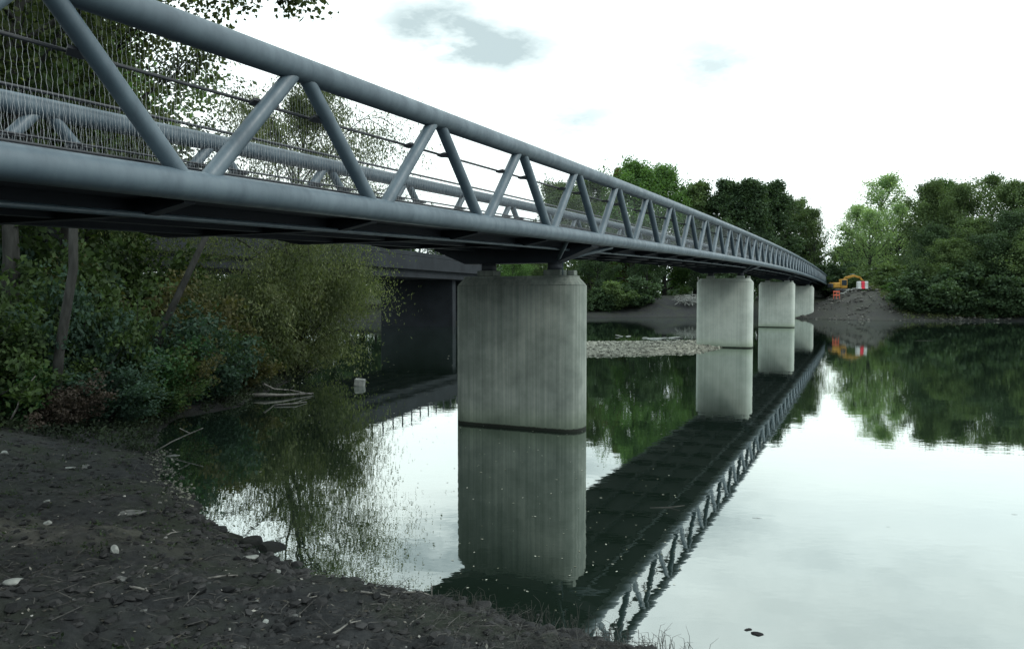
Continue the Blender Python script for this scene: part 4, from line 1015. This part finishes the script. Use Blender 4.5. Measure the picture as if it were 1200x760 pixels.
def arm(name, pts, r, mt=M_yellow):
    m = MB()
    for a, b in zip(pts[:-1], pts[1:]):
        a, b = Vector((ex, ey, ez)) + Vector(a), Vector((ex, ey, ez)) + Vector(b); d = b - a; q = d.to_track_quat('Z', 'Y').to_matrix(); m.cbox((a + b) / 2, (r * 1.2, r * 2, d.length + r), .03, q)
    return m.build(name, mt, ex_e)
arm('boom', [(.3, .35, 1.0), (.9, .35, 2.05), (2.0, .35, 2.35)], .17)
arm('stick', [(2.0, .35, 2.35), (2.9, .35, 2.1), (3.3, .35, 1.6)], .14)
m = MB(); o_ = Vector((ex, ey, ez)); prof = [(3.1, 1.7), (3.5, 1.5), (3.45, 1.0), (3.0, .85), (2.75, 1.15)]
m.add([o_ + Vector((x, y, z)) for y in (.05, .65) for x, z in prof], [(0, 1, 2, 3, 4), (9, 8, 7, 6, 5), (1, 6, 7, 2), (2, 7, 8, 3), (3, 8, 9, 4), (0, 5, 6, 1)]); m.build('bucket', M_dark, ex_e)
for a, b in (((.5, .35, .9), (1.3, .35, 2.1)), ((1.5, .35, 2.6), (2.2, .35, 2.55))):
    m = MB(); m.tube([o_ + Vector(a), o_ + Vector(b)], .05, 8); m.build('hydraulic_ram', M_steel, ex_e)
# red and white barrier stack
bx_, by_ = px2(1010, 92.5), 92.5; bz = gz(bx_, by_)
ex_e.scale = (.9, .9, .88)
e = empty('site_barrier', (bx_, by_, bz), 'red and white block barrier on top of the spoil mound', 'barrier')
for k, mt in enumerate((M_white, M_red, M_white)):
    m = MB(); m.cbox((bx_ - .42 + k * .42, by_, bz + .45), (.40, .5, .9), .05); m.build('panel', mt, e)
    m = MB(); m.cbox((bx_ - .42 + k * .42, by_, bz + .07), (.41, .7, .14), .03); m.build('foot', mt, e)
def obarrier(px, Y, wd, label):
    x, y = px2(px, Y), Y; z = gz(x, y); e = empty('plastic_barrier', (x, y, z), label, 'barrier', 'orange barriers by the excavator')
    m = MB(); m.cbox((x, y, z + .95), (wd, .05, .16), .01); m.cbox((x, y, z + .55), (wd, .05, .16), .01)
    for sx_ in (-1, 0, 1): m.cbox((x + sx_ * (wd / 2 - .05), y, z + .55), (.06, .06, 1.0), .01)
    m.build('panel', M_orange, e)
    for sx_ in (-1, 1): f_ = MB(); f_.cbox((x + sx_ * (wd / 2 - .15), y, z + .04), (.18, .6, .09), .02); f_.build('foot', M_black, e)
obarrier(980, 92, .8, 'orange plastic barrier below the excavator')
# pale pipe / kerb of sand bags right of orange barrier
x0 = px2(987, 93); rg = random.Random(3)
for k in range(8):
    x = x0 + k * .28; y = 93.3 + .1 * k; z = gz(x, y); m = MB()
    m.tube([(x - .18, y, z + .07), (x - .08, y, z + .11), (x + .08, y, z + .11), (x + .18, y, z + .07)], [.05, .10, .10, .05], 7)
    tag(m.build('sandbag', M_pale), 'pale sandbag, %s from the left in the low row by the orange barrier' % ['first', 'second', 'third', 'fourth', 'fifth', 'sixth', 'seventh', 'last'][k], 'sandbag', 'sandbags on the spoil mound')
rng = np.random.default_rng(91)
pq = np.column_stack([rng.uniform(33, 54, 2600), rng.uniform(82, 97, 2600)]); pq = pq[sdf(pq[:, 0], pq[:, 1]) > 0]
tag(link('rubble', scatter_rocks(rng, len(pq), np.column_stack([pq, terrain(pq[:, 0], pq[:, 1])]), .06, .42, 'rubble', leafmat('rubble_mix', (.03, .03, .028), (.13, .13, .12), 0, 1, island=1.0))), 'broken lumps of earth and stone over the spoil mound', 'rubble', kind='stuff')
pq = np.column_stack([rng.uniform(43, 55, 700), rng.uniform(83, 96, 700)]); pq = pq[(sdf(pq[:, 0], pq[:, 1]) > .6)]
tag(link('mound_weeds', crown_mesh(leaf_cloud(rng, np.column_stack([pq, terrain(pq[:, 0], pq[:, 1]) + .15]), .4, 16, .16), leafmat('mound_green', (.05, .07, .03), (.13, .16, .07), .3, 1), 'mound_weeds')), 'yellow-green weeds on the right slope of the spoil mound', 'weeds', kind='stuff')
# marker pole at bridge end
q = BP(S1 - 6, -1.1, 0); z = gz(q.x, q.y)
m = MB(); m.tube([(q.x, q.y, z), (q.x, q.y, z + 3.0)], .07, 8); tag(m.build('marker_post', M_white), 'pale upright post at the far end of the footbridge', 'post')
# brush pile on brown bank
rg = np.random.default_rng(77); bx0, by0 = px2(806, 99), 99.0
e = empty('brush_pile', (bx0, by0, gz(bx0, by0)), 'pile of bleached branches on the bare bank left of the second pier', 'brush pile')
m = MB(); z = gz(bx0, by0)
for k in range(46):
    c = Vector((bx0 + rg.normal() * .7, by0 + rg.normal() * .5, z + abs(rg.normal()) * .35 + .12)); d = Vector((rg.normal(), rg.normal() * .6, rg.normal() * .45)).normalized() * rg.uniform(.5, 1.1)
    m.tube([c - d, c + Vector((0, 0, .1)), c + d], [.05, .04, .02], 5, caps=False)
m.build('branches', M_pale, e)
# pale stones beyond the gravel bar
for i, (px, py, s) in enumerate(((728, 394, .5), (736, 394, .4), (757, 396, .5), (768, 397, .6), (778, 396, .5), (788, 396, .6), (797, 396, .4))):
    q = wp_(px, py); rock(q.x, q.y, s, ('flat pale stone awash behind the gravel bar, counted %s from the left' % ['first', 'second', 'third', 'fourth', 'fifth', 'sixth', 'seventh'][i]), M_pale, group='stones awash behind the gravel bar', sq=(2, 1, .25), seed=50 + i, z=-.02)
